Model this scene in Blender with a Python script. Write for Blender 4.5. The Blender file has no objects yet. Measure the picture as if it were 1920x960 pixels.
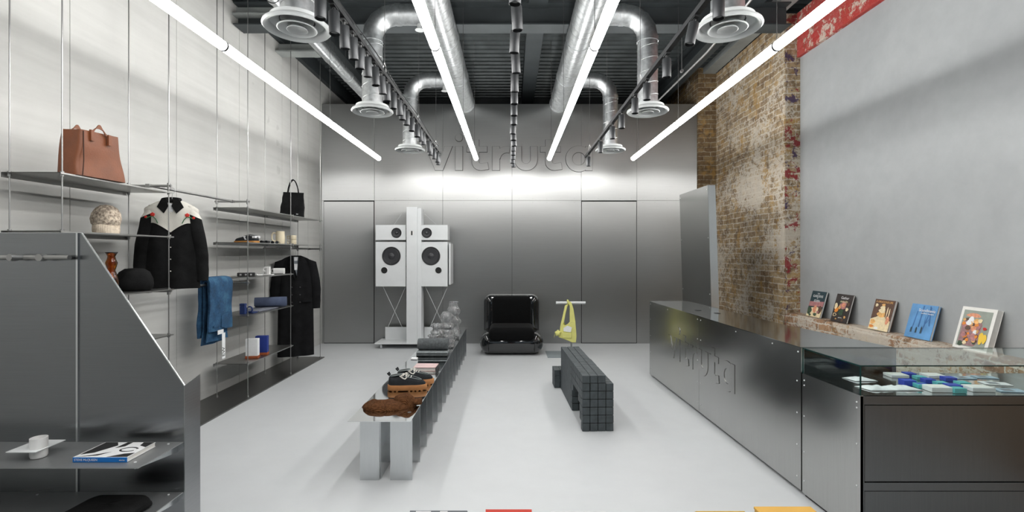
import bpy, bmesh, math, random
from mathutils import Vector, Matrix, Euler, noise
random.seed(7)
C = bpy.context.scene.collection
R = math.radians
PI = math.pi

# ------------------------------------------------------------------ camera, world, exposure
sc = bpy.context.scene
cam_d = bpy.data.cameras.new('camera')
cam = bpy.data.objects.new('camera', cam_d)
C.objects.link(cam)
cam.location = (0, 0, 1.5)
cam.rotation_euler = (R(90), 0, 0)
cam_d.sensor_width = 36
cam_d.lens = 900 / 1920 * 36
cam_d.shift_x = 2 / 1920
cam_d.shift_y = -4 / 1920
cam_d.clip_start = 0.05
sc.camera = cam
sc.view_settings.view_transform = 'Standard'
sc.view_settings.look = 'None'
sc.view_settings.exposure = 0.0
sc.view_settings.gamma = 1
sc.view_settings.use_curve_mapping = False
w = bpy.data.worlds.new('world'); sc.world = w
w.use_nodes = True
w.node_tree.nodes['Background'].inputs[0].default_value = (0.80, 0.88, 1.0, 1)
w.node_tree.nodes['Background'].inputs[1].default_value = 0.45     # daylight behind the shop front
TUBE_POWER = 32.0
sc.cycles.max_bounces = 10
sc.cycles.transparent_max_bounces = 12
sc.cycles.sample_clamp_indirect = 6.0
sc.cycles.caustics_reflective = False
sc.cycles.caustics_refractive = False
sc.cycles.use_denoising = True

# ------------------------------------------------------------------ material helpers
def srgb(*c):
    c = [x / 255 for x in c]
    return tuple(x / 12.92 if x <= 0.04045 else ((x + 0.055) / 1.055) ** 2.4 for x in c)

def newmat(name):
    m = bpy.data.materials.new(name); m.use_nodes = True
    nt = m.node_tree
    return m, nt, nt.nodes['Principled BSDF']

def N(nt, t, **kw):
    n = nt.nodes.new(t)
    for k, v in kw.items():
        if k in n.inputs: n.inputs[k].default_value = v
        else: setattr(n, k, v)
    return n

def pos(nt, scale=(1, 1, 1), obj=False):
    if obj: src = N(nt, 'ShaderNodeTexCoord').outputs['Object']
    else: src = N(nt, 'ShaderNodeNewGeometry').outputs['Position']
    mp = N(nt, 'ShaderNodeMapping'); mp.inputs['Scale'].default_value = scale
    nt.links.new(src, mp.inputs['Vector'])
    return mp.outputs['Vector']

def noise_tex(nt, vec, scale, detail=4, rough=.55, dist=0):
    n = N(nt, 'ShaderNodeTexNoise'); n.inputs['Scale'].default_value = scale
    n.inputs['Detail'].default_value = detail; n.inputs['Roughness'].default_value = rough
    n.inputs['Distortion'].default_value = dist
    nt.links.new(vec, n.inputs['Vector']); return n.outputs['Fac']

def ramp(nt, fac, stops, interp='LINEAR'):
    r = N(nt, 'ShaderNodeValToRGB'); r.color_ramp.interpolation = interp
    els = r.color_ramp.elements
    while len(els) < len(stops): els.new(0.5)
    for e, (p, c) in zip(els, stops):
        e.position = p; e.color = (*c, 1) if len(c) == 3 else c
    nt.links.new(fac, r.inputs['Fac']); return r.outputs['Color']

def mix(nt, fac, a, b, mode='MIX'):
    m = N(nt, 'ShaderNodeMix', data_type='RGBA', blend_type=mode)
    for s, v in ((0, fac), (6, a), (7, b)):
        if hasattr(v, 'is_linked'): nt.links.new(v, m.inputs[s])
        else: m.inputs[s].default_value = (v if s == 0 else (*v, 1) if len(v) == 3 else v)
    return m.outputs[2]

def bump(nt, p, h, strength=.3, dist=.01):
    b = N(nt, 'ShaderNodeBump'); b.inputs['Strength'].default_value = strength; b.inputs['Distance'].default_value = dist
    nt.links.new(h, b.inputs['Height']); nt.links.new(b.outputs['Normal'], p.inputs['Normal'])

def simple(name, col, rough=.5, metal=0, var=0, vscale=8, bmp=0, bscale=60, spec=None, obj=True, coat=0, sheen=0):
    m, nt, p = newmat(name)
    p.inputs['Base Color'].default_value = (*col, 1)
    p.inputs['Roughness'].default_value = rough; p.inputs['Metallic'].default_value = metal
    if spec is not None: p.inputs['Specular IOR Level'].default_value = spec
    if coat: p.inputs['Coat Weight'].default_value = coat; p.inputs['Coat Roughness'].default_value = .03
    if sheen: p.inputs['Sheen Weight'].default_value = sheen; p.inputs['Sheen Roughness'].default_value = .4
    v = pos(nt, obj=obj)
    f = noise_tex(nt, v, vscale)
    d = max(var, .03)
    nt.links.new(ramp(nt, f, [(.3, tuple(c * (1 - d) for c in col)), (.7, tuple(min(1, c * (1 + d)) for c in col))]), p.inputs['Base Color'])
    if bmp:
        bump(nt, p, noise_tex(nt, v, bscale, 3), bmp, .005)
    return m

def brushed(name, col, rough=.28, aniso=.75, tangent=(1, 0, 0), streak=(1, 1, 1), sscale=40, svar=.06, cloud=.08):
    """brushed steel: anisotropic, faint streaks along the brushing"""
    m, nt, p = newmat(name)
    p.inputs['Metallic'].default_value = 1
    p.inputs['Anisotropic'].default_value = aniso
    t = N(nt, 'ShaderNodeCombineXYZ')
    for i in range(3): t.inputs[i].default_value = tangent[i]
    nt.links.new(t.outputs[0], p.inputs['Tangent'])
    f = noise_tex(nt, pos(nt, streak), sscale, 3)
    f2 = noise_tex(nt, pos(nt), 1.3, 2)
    c = ramp(nt, f, [(.3, tuple(x * (1 - svar) for x in col)), (.7, tuple(x * (1 + svar) for x in col))])
    c2 = ramp(nt, f2, [(.1, (1 - cloud * 1.5,) * 3), (.9, (1, 1, 1))])
    nt.links.new(mix(nt, 1.0, c, c2, 'MULTIPLY'), p.inputs['Base Color'])
    r = N(nt, 'ShaderNodeMapRange'); r.inputs['To Min'].default_value = rough * (.8 if cloud else 1); r.inputs['To Max'].default_value = rough * (1.25 if cloud else 1)
    nt.links.new(f2, r.inputs['Value']); nt.links.new(r.outputs[0], p.inputs['Roughness'])
    return m

M = {}
# partition of stainless sheets
M['steel_wall'] = brushed('steel_wall', (.56, .565, .56), .44, 1.0, (1, .02, .01), (.6, 60, 60), 6, .04, 0)
def second_lobe(m, rough, aniso, fac):
    nt = m.node_tree; p = nt.nodes['Principled BSDF']; q = N(nt, 'ShaderNodeBsdfPrincipled'); mx = N(nt, 'ShaderNodeMixShader')
    q.inputs['Metallic'].default_value = 1; q.inputs['Anisotropic'].default_value = aniso; q.inputs['Roughness'].default_value = rough
    nt.links.new(p.inputs['Base Color'].links[0].from_socket, q.inputs['Base Color']); nt.links.new(p.inputs['Tangent'].links[0].from_socket, q.inputs['Tangent'])
    nt.links.new(p.outputs[0], mx.inputs[1]); nt.links.new(q.outputs[0], mx.inputs[2]); mx.inputs[0].default_value = fac
    nt.links.new(mx.outputs[0], [n for n in nt.nodes if n.type == 'OUTPUT_MATERIAL'][0].inputs[0])
second_lobe(M['steel_wall'], .58, .9, .40)
M['steel_counter'] = brushed('steel_counter', (.50, .50, .49), .20, .5, (.02, .01, 1), (60, 60, .6), 6, .05)
M['steel_front'] = brushed('steel_front', (.25, .26, .27), .26, .9, (1, .02, .01), (.6, 60, 60), 6, .05, 0)
M['steel_side'] = brushed('steel_side', (.40, .41, .42), .34, .5, (.02, 1, .01), (60, .6, 60), 6, .05)
M['steel_shelf'] = brushed('steel_shelf', (.45, .45, .44), .35, .4, (0, 1, 0), (60, 1, 60), 6, .05)
M['steel_polished'] = brushed('steel_polished', (.78, .80, .80), .05, .0, (0, 1, 0), (1, 1, 1), 3, .01, .03)
M['steel_top'] = brushed('steel_top', (.60, .62, .62), .09, .2, (0, 1, 0), (1, 1, 1), 3, .02, .03)
M['steel_leg'] = brushed('steel_leg', (.66, .68, .69), .24, 0, (0, 0, 1), (60, 60, 1), 6, .04)
M['steel_rod'] = simple('steel_rod', (.34, .34, .335), .35, 1, .05, 20)
M['dark_case'] = brushed('dark_case', (.17, .175, .18), .24, .6, (.02, .01, 1), (60, 60, .6), 6, .05)
M['strip'] = brushed('strip', (.20, .20, .195), .38, .3, (0, 1, 0), (60, 1, 60), 6, .05)
M['galv'] = brushed('galv', (.60, .62, .63), .38, .2, (0, 1, 0), (4, 4, 4), 6, .18, .15)
M['white_metal'] = simple('white_metal', (.74, .76, .77), .45, 0, .02, 5)
M['diffuser'] = simple('diffuser', (.50, .52, .52), .45, .0, .02, 5)
M['dark_hole'] = simple('dark_hole', (.012, .012, .012), .8)
M['black_metal'] = simple('black_metal', (.018, .019, .02), .42, .3, .05)
M['spot_black'] = simple('spot_black', (.035, .037, .04), .42, .4, .05)
M['spot_lens'] = simple('spot_lens', (.55, .56, .55), .25, .5)
M['ceiling_paint'] = simple('ceiling_paint', (.035, .042, .045), .6, .0, .25, 3, obj=False)
M['deck'] = simple('deck', (.06, .07, .072), .4, .3, .3, 4, obj=False)
M['dark_paint'] = simple('dark_paint', (.03, .034, .036), .6, 0, .2, 3, obj=False)
M['soffit'] = simple('soffit', (.30, .32, .31), .6, 0, .15, 3, obj=False)
M['black_gloss'] = simple('black_gloss', (.006, .007, .008), .06, 0, .02, 5, coat=1)
M['black_velvet'] = simple('black_velvet', (.004, .0042, .0045), .9, 0, .2, 30, .3, 120, spec=.1, sheen=.06)
M['black_rubber'] = simple('black_rubber', (.02, .02, .022), .6)
M['cone'] = simple('cone', (.035, .036, .04), .35)
M['wire'] = simple('wire', (.10, .10, .10), .4, .6)
M['bright_wire'] = simple('bright_wire', (.6, .6, .6), .35, .8)
M['black_cloth'] = simple('black_cloth', (.009, .0092, .0095), .95, 0, .35, 14, .5, 180, spec=.15)
M['coat_cloth'] = simple('coat_cloth', (.008, .0082, .009), .95, 0, .3, 12, .5, 160, spec=.15)
M['cream_cloth'] = simple('cream_cloth', (.66, .64, .58), .85, 0, .06, 12, .3, 150)
M['white_cloth'] = simple('white_cloth', (.75, .76, .77), .8, 0, .05, 12, .3, 80)
M['paper'] = simple('paper', (.80, .79, .75), .8, 0, .03, 40)
M['white_card'] = simple('white_card', (.82, .83, .84), .5, 0, .02, 40)
M['red'] = simple('red', srgb(196, 40, 30), .7, 0, .1)
M['green'] = simple('green', srgb(40, 100, 60), .7, 0, .1)
M['button'] = simple('button', (.75, .74, .70), .3)
M['leather'] = simple('leather', srgb(116, 65, 36), .5, 0, .18, 6, .25, 110)
M['leather_in'] = simple('leather_in', srgb(60, 34, 22), .8, 0, .1, 6)
M['cream_ceramic'] = simple('cream_ceramic', srgb(222, 210, 182), .45, 0, .04)
M['white_ceramic'] = simple('white_ceramic', (.80, .80, .79), .3, 0, .03)
M['gum'] = simple('gum', srgb(186, 130, 62), .6, 0, .08)
M['tan_sole'] = simple('tan_sole', srgb(186, 128, 78), .65, 0, .12, 20)
M['suede'] = simple('suede', (.010, .012, .015), .9, 0, .3, 25, .3, 150)
M['lace'] = simple('lace', (.78, .76, .70), .8)
M['piping'] = simple('piping', srgb(130, 140, 140), .7)
M['towel'] = simple('towel', srgb(88, 92, 94), .95, 0, .28, 45, .9, 220)
M['towel_light'] = simple('towel_light', srgb(140, 146, 148), .95, 0, .2, 45, .9, 220)
M['towel_blue'] = simple('towel_blue', srgb(74, 84, 108), .95, 0, .22, 9, .9, 220)
M['towel_flat'] = simple('towel_flat', srgb(120, 124, 134), .95, 0, .15, 30, .9, 220)
M['navy'] = simple('navy', srgb(30, 50, 100), .6, 0, .1)
M['royal'] = simple('royal', srgb(20, 62, 178), .45, 0, .05)
M['royal_dark'] = simple('royal_dark', srgb(26, 50, 130), .6, 0, .1)
M['teal'] = simple('teal', srgb(88, 184, 188), .45, 0, .05)
M['pale_blue'] = simple('pale_blue', srgb(168, 190, 206), .5, 0, .05)
M['grey_card'] = simple('grey_card', srgb(120, 126, 132), .5, 0, .05)
M['rust'] = simple('rust', srgb(158, 82, 46), .7, 0, .1)
M['bright_blue'] = simple('bright_blue', srgb(20, 120, 205), .5, 0, .02)
M['ink'] = simple('ink', (.012, .012, .013), .6)
M['coral'] = simple('coral', srgb(232, 84, 70), .6, 0, .02)
M['mustard'] = simple('mustard', srgb(206, 160, 70), .6, 0, .03)
M['yellow'] = simple('yellow', srgb(240, 200, 70), .6, 0, .03)
M['lime'] = simple('lime', srgb(222, 219, 132), .75, 0, .06, 10, .3, 120)
M['lime_dark'] = simple('lime_dark', srgb(180, 178, 66), .8, 0, .06, 10)
M['pink'] = simple('pink', srgb(214, 186, 184), .4, 0, .12, 12)
M['tile'] = simple('tile', srgb(62, 69, 72), .55, 0, .25, 14, .25, 40)
M['screen_shelf'] = simple('screen_shelf', (.34, .35, .355), .42, .75, .03)
M['plate_grey'] = simple('plate_grey', (.24, .28, .30), .35, 0, .03)
M['tile_gap'] = simple('tile_gap', (.008, .008, .009), .9)

def knit(name, c1, c2, scale=70, rib=None, rough=.95, bs=.35):
    m, nt, p = newmat(name)
    p.inputs['Roughness'].default_value = rough
    p.inputs['Specular IOR Level'].default_value = .15
    v = pos(nt, obj=True)
    f = noise_tex(nt, v, scale * .35, 5, .7)
    nt.links.new(ramp(nt, f, [(.36, c1), (.62, c2)]), p.inputs['Base Color'])
    wv = N(nt, 'ShaderNodeTexWave', wave_type='BANDS', bands_direction=rib or 'X')
    wv.inputs['Scale'].default_value = scale * .5; wv.inputs['Distortion'].default_value = 1.2
    nt.links.new(v, wv.inputs['Vector'])
    bump(nt, p, wv.outputs['Fac'], bs, .004)
    return m
M['beanie'] = knit('beanie', srgb(120, 104, 92), srgb(226, 212, 192), 150)
M['rib_cream'] = knit('rib_cream', srgb(176, 160, 140), srgb(226, 212, 192), 60)
M['brown_knit'] = knit('brown_knit', srgb(82, 52, 32), srgb(120, 80, 50), 170, 'Y', .95, .9)

def denim():
    m, nt, p = newmat('denim'); p.inputs['Roughness'].default_value = .9
    v = pos(nt, obj=True)
    f = noise_tex(nt, v, 9, 6, .65)
    f2 = noise_tex(nt, pos(nt, (300, 300, 60), True), 1, 2)
    c = ramp(nt, f, [(.32, srgb(14, 44, 72)), (.5, srgb(24, 68, 104)), (.75, srgb(70, 118, 148))])
    nt.links.new(mix(nt, .25, c, ramp(nt, f2, [(.3, srgb(14, 36, 60)), (.7, srgb(70, 110, 140))])), p.inputs['Base Color'])
    return m
M['denim'] = denim()

def glassm(name, col, rough=0.0, ior=1.45, tw=1.0):
    m, nt, p = newmat(name)
    p.inputs['Base Color'].default_value = (*col, 1); p.inputs['Roughness'].default_value = rough
    p.inputs['Transmission Weight'].default_value = tw; p.inputs['IOR'].default_value = ior
    return m
M['glass_vase'] = glassm('glass_vase', (.97, .98, .99), .05, 1.45, .86)
M['amber'] = glassm('amber', srgb(206, 128, 30), .05)
def case_glass(name, tint, edge=False):
    # thin float glass: clear straight-through light plus a mirror reflection
    m = bpy.data.materials.new(name); m.use_nodes = True; nt = m.node_tree; nt.nodes.clear()
    out = N(nt, 'ShaderNodeOutputMaterial'); tr = N(nt, 'ShaderNodeBsdfTransparent'); gl = N(nt, 'ShaderNodeBsdfGlossy')
    tr.inputs[0].default_value = (*tint, 1); gl.inputs['Roughness'].default_value = .01
    gl.inputs[0].default_value = (1, 1, 1, 1)
    g = N(nt, 'ShaderNodeNewGeometry'); dt_ = N(nt, 'ShaderNodeVectorMath', operation='DOT_PRODUCT')
    nt.links.new(g.outputs['Normal'], dt_.inputs[0]); nt.links.new(g.outputs['Incoming'], dt_.inputs[1])
    ab = N(nt, 'ShaderNodeMath', operation='ABSOLUTE'); nt.links.new(dt_.outputs['Value'], ab.inputs[0])
    om = N(nt, 'ShaderNodeMath', operation='SUBTRACT'); om.inputs[0].default_value = 1; nt.links.new(ab.outputs[0], om.inputs[1])
    pw_ = N(nt, 'ShaderNodeMath', operation='POWER'); nt.links.new(om.outputs[0], pw_.inputs[0]); pw_.inputs[1].default_value = 5
    fr = N(nt, 'ShaderNodeMath', operation='MULTIPLY_ADD'); nt.links.new(pw_.outputs[0], fr.inputs[0]); fr.inputs[1].default_value = .70; fr.inputs[2].default_value = .035
    mx = N(nt, 'ShaderNodeMixShader')
    nt.links.new(fr.outputs[0], mx.inputs[0]); nt.links.new(tr.outputs[0], mx.inputs[1]); nt.links.new(gl.outputs[0], mx.inputs[2])
    nt.links.new(mx.outputs[0], out.inputs[0])
    return m
M['case_glass'] = case_glass('case_glass', (.95, .985, .98))
M['glass_edge'] = simple('glass_edge', srgb(16, 52, 50), .1, 0, .02)

def emission(name, col, s):
    m = bpy.data.materials.new(name); m.use_nodes = True; nt = m.node_tree; nt.nodes.clear()
    out = N(nt, 'ShaderNodeOutputMaterial'); e = N(nt, 'ShaderNodeEmission')
    e.inputs[0].default_value = (*col, 1); e.inputs[1].default_value = s
    nt.links.new(e.outputs[0], out.inputs[0]); return m
M['tube'] = emission('tube', (1.0, .99, .965), TUBE_POWER)

def concrete(name, base, var, scale, rough=.6, streaks=False, bmp=.1, tint=None):
    m, nt, p = newmat(name); p.inputs['Roughness'].default_value = rough
    v = pos(nt)
    f = noise_tex(nt, v, scale, 8, .6, .4)
    f2 = noise_tex(nt, v, scale * 7, 5, .6)
    lo = tuple(b * (1 - var) for b in base); hi = tuple(min(1, b * (1 + var)) for b in base)
    c = ramp(nt, f, [(.3, lo), (.7, hi)])
    c = mix(nt, .35, c, ramp(nt, f2, [(.3, lo), (.7, hi)]))
    if streaks:
        f3 = noise_tex(nt, pos(nt, (1, .25, 5)), 3.0, 6, .6)
        c = mix(nt, .35, c, ramp(nt, f3, [(.35, tuple(b * .82 for b in base)), (.65, hi)]))
        f4 = noise_tex(nt, v, 5.5, 1, .3)
        c = mix(nt, ramp(nt, f4, [(.76, (0, 0, 0)), (.80, (.35,) * 3)]), c, tuple(b * .6 for b in base))
    nt.links.new(c, p.inputs['Base Color'])
    bump(nt, p, f2, bmp, .004)
    return m
M['floor'] = concrete('floor', (.60, .62, .635), .05, .9, .38, bmp=.03)
M['plaster'] = concrete('plaster', (.37, .385, .39), .12, 1.1, .6, bmp=.05)
M['concrete_wall'] = concrete('concrete_wall', (.54, .54, .52), .07, 1.0, .7, True, bmp=.06)
M['rear'] = concrete('rear', (.10, .10, .10), .1, 1.0, .7)

def brick(name, c1, c2, mortar, white=.5, paint=None, paint_amt=.5, white_scale=1.6):
    m, nt, p = newmat(name); p.inputs['Roughness'].default_value = .85
    g = N(nt, 'ShaderNodeNewGeometry')
    sp = N(nt, 'ShaderNodeSeparateXYZ'); nt.links.new(g.outputs['Position'], sp.inputs[0])
    sn = N(nt, 'ShaderNodeSeparateXYZ'); nt.links.new(g.outputs['True Normal'], sn.inputs[0])
    ab = N(nt, 'ShaderNodeMath', operation='ABSOLUTE'); nt.links.new(sn.outputs[0], ab.inputs[0])
    gt = N(nt, 'ShaderNodeMath', operation='GREATER_THAN'); nt.links.new(ab.outputs[0], gt.inputs[0]); gt.inputs[1].default_value = .5
    mu = N(nt, 'ShaderNodeMix', data_type='FLOAT')
    nt.links.new(gt.outputs[0], mu.inputs[0]); nt.links.new(sp.outputs[0], mu.inputs[2]); nt.links.new(sp.outputs[1], mu.inputs[3])
    cb = N(nt, 'ShaderNodeCombineXYZ'); nt.links.new(mu.outputs[0], cb.inputs[0]); nt.links.new(sp.outputs[2], cb.inputs[1])
    v3 = pos(nt)
    # wobble so courses are hand laid
    wob = N(nt, 'ShaderNodeTexNoise'); wob.inputs['Scale'].default_value = 3; nt.links.new(v3, wob.inputs['Vector'])
    wobf = N(nt, 'ShaderNodeTexNoise'); wobf.inputs['Scale'].default_value = 24; nt.links.new(v3, wobf.inputs['Vector'])
    va = N(nt, 'ShaderNodeVectorMath', operation='MULTIPLY_ADD'); nt.links.new(wob.outputs['Color'], va.inputs[0])
    va.inputs[1].default_value = (.06, .045, 0); nt.links.new(cb.outputs[0], va.inputs[2])
    vb = N(nt, 'ShaderNodeVectorMath', operation='MULTIPLY_ADD'); nt.links.new(wobf.outputs['Color'], vb.inputs[0])
    vb.inputs[1].default_value = (.028, .024, 0); nt.links.new(va.outputs[0], vb.inputs[2])
    b = N(nt, 'ShaderNodeTexBrick', offset=.5); nt.links.new(vb.outputs[0], b.inputs['Vector'])
    b.inputs['Scale'].default_value = 1; b.inputs['Brick Width'].default_value = .225; b.inputs['Row Height'].default_value = .077
    b.inputs['Mortar Size'].default_value = .007; b.inputs['Mortar Smooth'].default_value = .25; b.inputs['Bias'].default_value = -.1
    b.inputs['Color1'].default_value = (*c1, 1); b.inputs['Color2'].default_value = (*c2, 1); b.inputs['Mortar'].default_value = (*mortar, 1)
    col = b.outputs['Color']
    fn = noise_tex(nt, v3, 9, 6, .7)
    col = mix(nt, ramp(nt, fn, [(.46, (0, 0, 0)), (.62, (.75,) * 3)]), col, srgb(88, 66, 44))          # dark fired patches
    fo = noise_tex(nt, v3, 6.3, 3, .6)
    col = mix(nt, ramp(nt, fo, [(.55, (0, 0, 0)), (.66, (.7,) * 3)]), col, srgb(176, 138, 76))
    # limewash left on the bricks
    f1 = noise_tex(nt, v3, white_scale, 3, .6); f2 = noise_tex(nt, v3, 22, 8, .8, .6)
    ad = N(nt, 'ShaderNodeMath', operation='MULTIPLY_ADD'); nt.links.new(f1, ad.inputs[0]); ad.inputs[1].default_value = .7; nt.links.new(f2, ad.inputs[2])
    sc_ = N(nt, 'ShaderNodeMath', operation='MULTIPLY'); nt.links.new(ad.outputs[0], sc_.inputs[0]); sc_.inputs[1].default_value = 1 / 1.3
    wm = ramp(nt, sc_.outputs[0], [(white - .165, (0, 0, 0)), (white - .12, (.82,) * 3)])
    col = mix(nt, wm, col, srgb(206, 198, 184))
    if paint:
        for i, pc in enumerate(paint):
            off = pos(nt); off.node.inputs['Location'].default_value = (3.1 * i + 5, 1.7 * i, 2.3 * i)
            fp = noise_tex(nt, off, 5.0, 7, .75, .3)
            t = .57 - paint_amt * .3
            col = mix(nt, ramp(nt, fp, [(t, (0, 0, 0)), (t + .02, (.92,) * 3)]), col, pc)
    nt.links.new(col, p.inputs['Base Color'])
    inv = N(nt, 'ShaderNodeMath', operation='MULTIPLY_ADD'); nt.links.new(b.outputs['Fac'], inv.inputs[0]); inv.inputs[1].default_value = -1.0
    nt.links.new(f2, inv.inputs[2])
    bump(nt, p, inv.outputs[0], .55, .02)
    return m
ochre, brown, mort = srgb(180, 157, 122), srgb(142, 120, 94), srgb(212, 204, 188)
M['brick'] = brick('brick', ochre, brown, mort, .815)
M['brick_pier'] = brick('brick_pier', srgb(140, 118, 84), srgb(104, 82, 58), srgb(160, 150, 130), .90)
M['brick_painted'] = brick('brick_painted', ochre, brown, mort, .83, [srgb(66, 48, 84), srgb(140, 36, 44)], .0)
M['brick_red'] = brick('brick_red', srgb(190, 70, 62), srgb(176, 52, 48), srgb(196, 140, 128), .785, [srgb(172, 50, 46)], .40, 2.5)
M['brick_low'] = brick('brick_low', srgb(176, 140, 108), srgb(146, 108, 82), srgb(206, 198, 184), .80, None)

# ------------------------------------------------------------------ mesh builder
ORG = {}
class MB:
    def __init__(s): s.v = []; s.f = []; s.X = None
    def pt(s, p):
        p = Vector(p)
        if s.X is not None: p = s.X @ p
        s.v.append(tuple(p)); return len(s.v) - 1
    def poly(s, pts): s.f.append([s.pt(p) for p in pts]); return s
    def loop(s, pts): return [s.pt(p) for p in pts]
    def bridge(s, a, b, closed=True):
        n = len(a)
        for i in range(n if closed else n - 1):
            j = (i + 1) % n; s.f.append([a[i], a[j], b[j], b[i]])
    def loft(s, loops, cap0=True, cap1=True, closed=True):
        L = [s.loop(l) for l in loops]
        for a, b in zip(L, L[1:]): s.bridge(a, b, closed)
        if cap0 and closed: s.f.append(L[0][::-1])
        if cap1 and closed: s.f.append(L[-1])
        return s
    def box(s, x0, x1, y0, y1, z0, z1):
        return s.loft([[(x0, y0, z), (x1, y0, z), (x1, y1, z), (x0, y1, z)] for z in (z0, z1)])
    def prism(s, poly, f0, f1):
        """poly in 2D, f0 / f1 map (u,v) to the two ends"""
        return s.loft([[f0(u, v) for u, v in poly], [f1(u, v) for u, v in poly]])
    def pz(s, poly, z0, z1): return s.prism(poly, lambda u, v: (u, v, z0), lambda u, v: (u, v, z1))
    def py(s, poly, y0, y1): return s.prism(poly, lambda u, v: (u, y0, v), lambda u, v: (u, y1, v))
    def px(s, poly, x0, x1): return s.prism(poly, lambda u, v: (x0, u, v), lambda u, v: (x1, u, v))
    def cyl(s, p0, p1, r0, r1=None, n=16, cap=True):
        r1 = r0 if r1 is None else r1
        p0, p1 = Vector(p0), Vector(p1); d = (p1 - p0).normalized()
        a = d.orthogonal().normalized(); b = d.cross(a)
        cs = [(math.cos(2 * PI * i / n), math.sin(2 * PI * i / n)) for i in range(n)]
        return s.loft([[p0 + a * c * r0 + b * t * r0 for c, t in cs], [p1 + a * c * r1 + b * t * r1 for c, t in cs]], cap, cap)
    def lathe(s, prof, c=(0, 0, 0), n=32, ax='z', cap0=False, cap1=False, fn=None):
        loops = []
        for r, h in prof:
            l = []
            for i in range(n):
                t = 2 * PI * i / n
                rr = fn(r, h, t) if fn else r
                u, v = rr * math.cos(t), rr * math.sin(t)
                q = (u, v, h) if ax == 'z' else (u, h, v) if ax == 'y' else (h, u, v)
                l.append((c[0] + q[0], c[1] + q[1], c[2] + q[2]))
            loops.append(l)
        return s.loft(loops, cap0, cap1)
    def tube(s, path, r, n=10, closed=False, cap=True, flat=None):
        P = [Vector(p) for p in path]; m = len(P)
        loops = []; up = None
        for i in range(m):
            if closed: d1 = (P[i] - P[i - 1]).normalized(); d2 = (P[(i + 1) % m] - P[i]).normalized()
            else:
                d1 = (P[i] - P[i - 1]).normalized() if i else (P[1] - P[0]).normalized()
                d2 = (P[i + 1] - P[i]).normalized() if i < m - 1 else d1
            if up is None: up = d1.orthogonal().normalized()
            a = (up - d1 * up.dot(d1)).normalized(); b = d1.cross(a)
            nn = (d1 + d2).normalized(); rr = r[i] if isinstance(r, (list, tuple)) else r
            l = []
            for k in range(n):
                t = 2 * PI * k / n
                o = a * math.cos(t) * rr + b * math.sin(t) * rr * (flat or 1)
                den = d1.dot(nn)
                o = o - d1 * (o.dot(nn) / (den if abs(den) > .3 else .3))
                l.append(P[i] + o)
            loops.append(l); up = a - nn * a.dot(nn) if (a - nn * a.dot(nn)).length > .1 else a
        s.loft(loops, cap and not closed, cap and not closed)
        if closed:
            k = len(s.v) - n * m
            A = list(range(len(s.v) - n, len(s.v))); B = list(range(k, k + n)); s.bridge(A, B)
        return s
    def sphere(s, c, r, n=12, m=8, sc=(1, 1, 1)):
        prof = [(max(1e-4, math.sin(PI * i / m)) * r, -math.cos(PI * i / m) * r) for i in range(m + 1)]
        k = len(s.v); s.lathe(prof, (0, 0, 0), n)
        if s.X is None:
            for i in range(k, len(s.v)):
                v = s.v[i]; s.v[i] = (c[0] + v[0] * sc[0], c[1] + v[1] * sc[1], c[2] + v[2] * sc[2])
        return s
    def grid(s, fn, nu, nv):
        ix = [[s.pt(fn(i / nu, j / nv)) for j in range(nv + 1)] for i in range(nu + 1)]
        for i in range(nu):
            for j in range(nv): s.f.append([ix[i][j], ix[i + 1][j], ix[i + 1][j + 1], ix[i][j + 1]])
        return s
    def build(s, name, mat, parent=None, smooth=None, bevel=0, seg=2, thick=0, subsurf=0, fix=True):
        me = bpy.data.meshes.new(name)
        o = ORG.get(parent.name if parent else None, Vector((0, 0, 0)))
        me.from_pydata([tuple(Vector(v) - o) for v in s.v], [], s.f)
        me.materials.append(M[mat] if isinstance(mat, str) else mat)
        if fix:
            bm = bmesh.new(); bm.from_mesh(me)
            bmesh.ops.recalc_face_normals(bm, faces=bm.faces[:]); bm.to_mesh(me); bm.free()
        if smooth:
            me.polygons.foreach_set('use_smooth', [True] * len(me.polygons))
            if smooth < 180: me.set_sharp_from_angle(angle=R(smooth))
        ob = bpy.data.objects.new(name, me); C.objects.link(ob)
        if parent: ob.parent = parent; ORG[ob.name] = o
        if thick:
            md = ob.modifiers.new('thickness', 'SOLIDIFY'); md.thickness = thick; md.offset = 0
        if bevel:
            md = ob.modifiers.new('bevel', 'BEVEL'); md.width = bevel; md.segments = seg; md.limit_method = 'ANGLE'
            md.harden_normals = False
        if subsurf:
            md = ob.modifiers.new('sub', 'SUBSURF'); md.levels = subsurf; md.render_levels = subsurf
        return ob

def thing(name, label, cat, loc=(0, 0, 0), group=None, local=False):
    o = bpy.data.objects.new(name, None); o.empty_display_size = .1; C.objects.link(o)
    o.location = loc; o['label'] = label; o['category'] = cat
    if group: o['group'] = group
    ORG[o.name] = Vector((0, 0, 0)) if local else Vector(loc)
    return o
def tag(o, label, cat, group=None):
    o['label'] = label; o['category'] = cat
    if group: o['group'] = group
    return o
def struct(mb, name, mat, parent=None, **k):
    o = mb.build(name, mat, parent, **k)
    if parent is None: o['kind'] = 'structure'
    return o
def tree(o, loc, rot=None, label=None, group=None, parent=None):
    c = o.copy(); C.objects.link(c)
    if parent: c.parent = parent
    else:
        c.location = loc
        if rot is not None: c.rotation_euler = rot
        if label: c['label'] = label
        if group: c['group'] = group
    for ch in list(o.children): tree(ch, None, parent=c)
    return c
def rrect(w, d, r, n=5, cx=0, cy=0):
    pts = []
    for sx, sy, a0 in ((1, 1, 0), (-1, 1, 90), (-1, -1, 180), (1, -1, 270)):
        for k in range(n + 1):
            a = R(a0 + 90 * k / n)
            pts.append((cx + sx * (w / 2 - r) + r * math.cos(a), cy + sy * (d / 2 - r) + r * math.sin(a)))
    return pts
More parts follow.
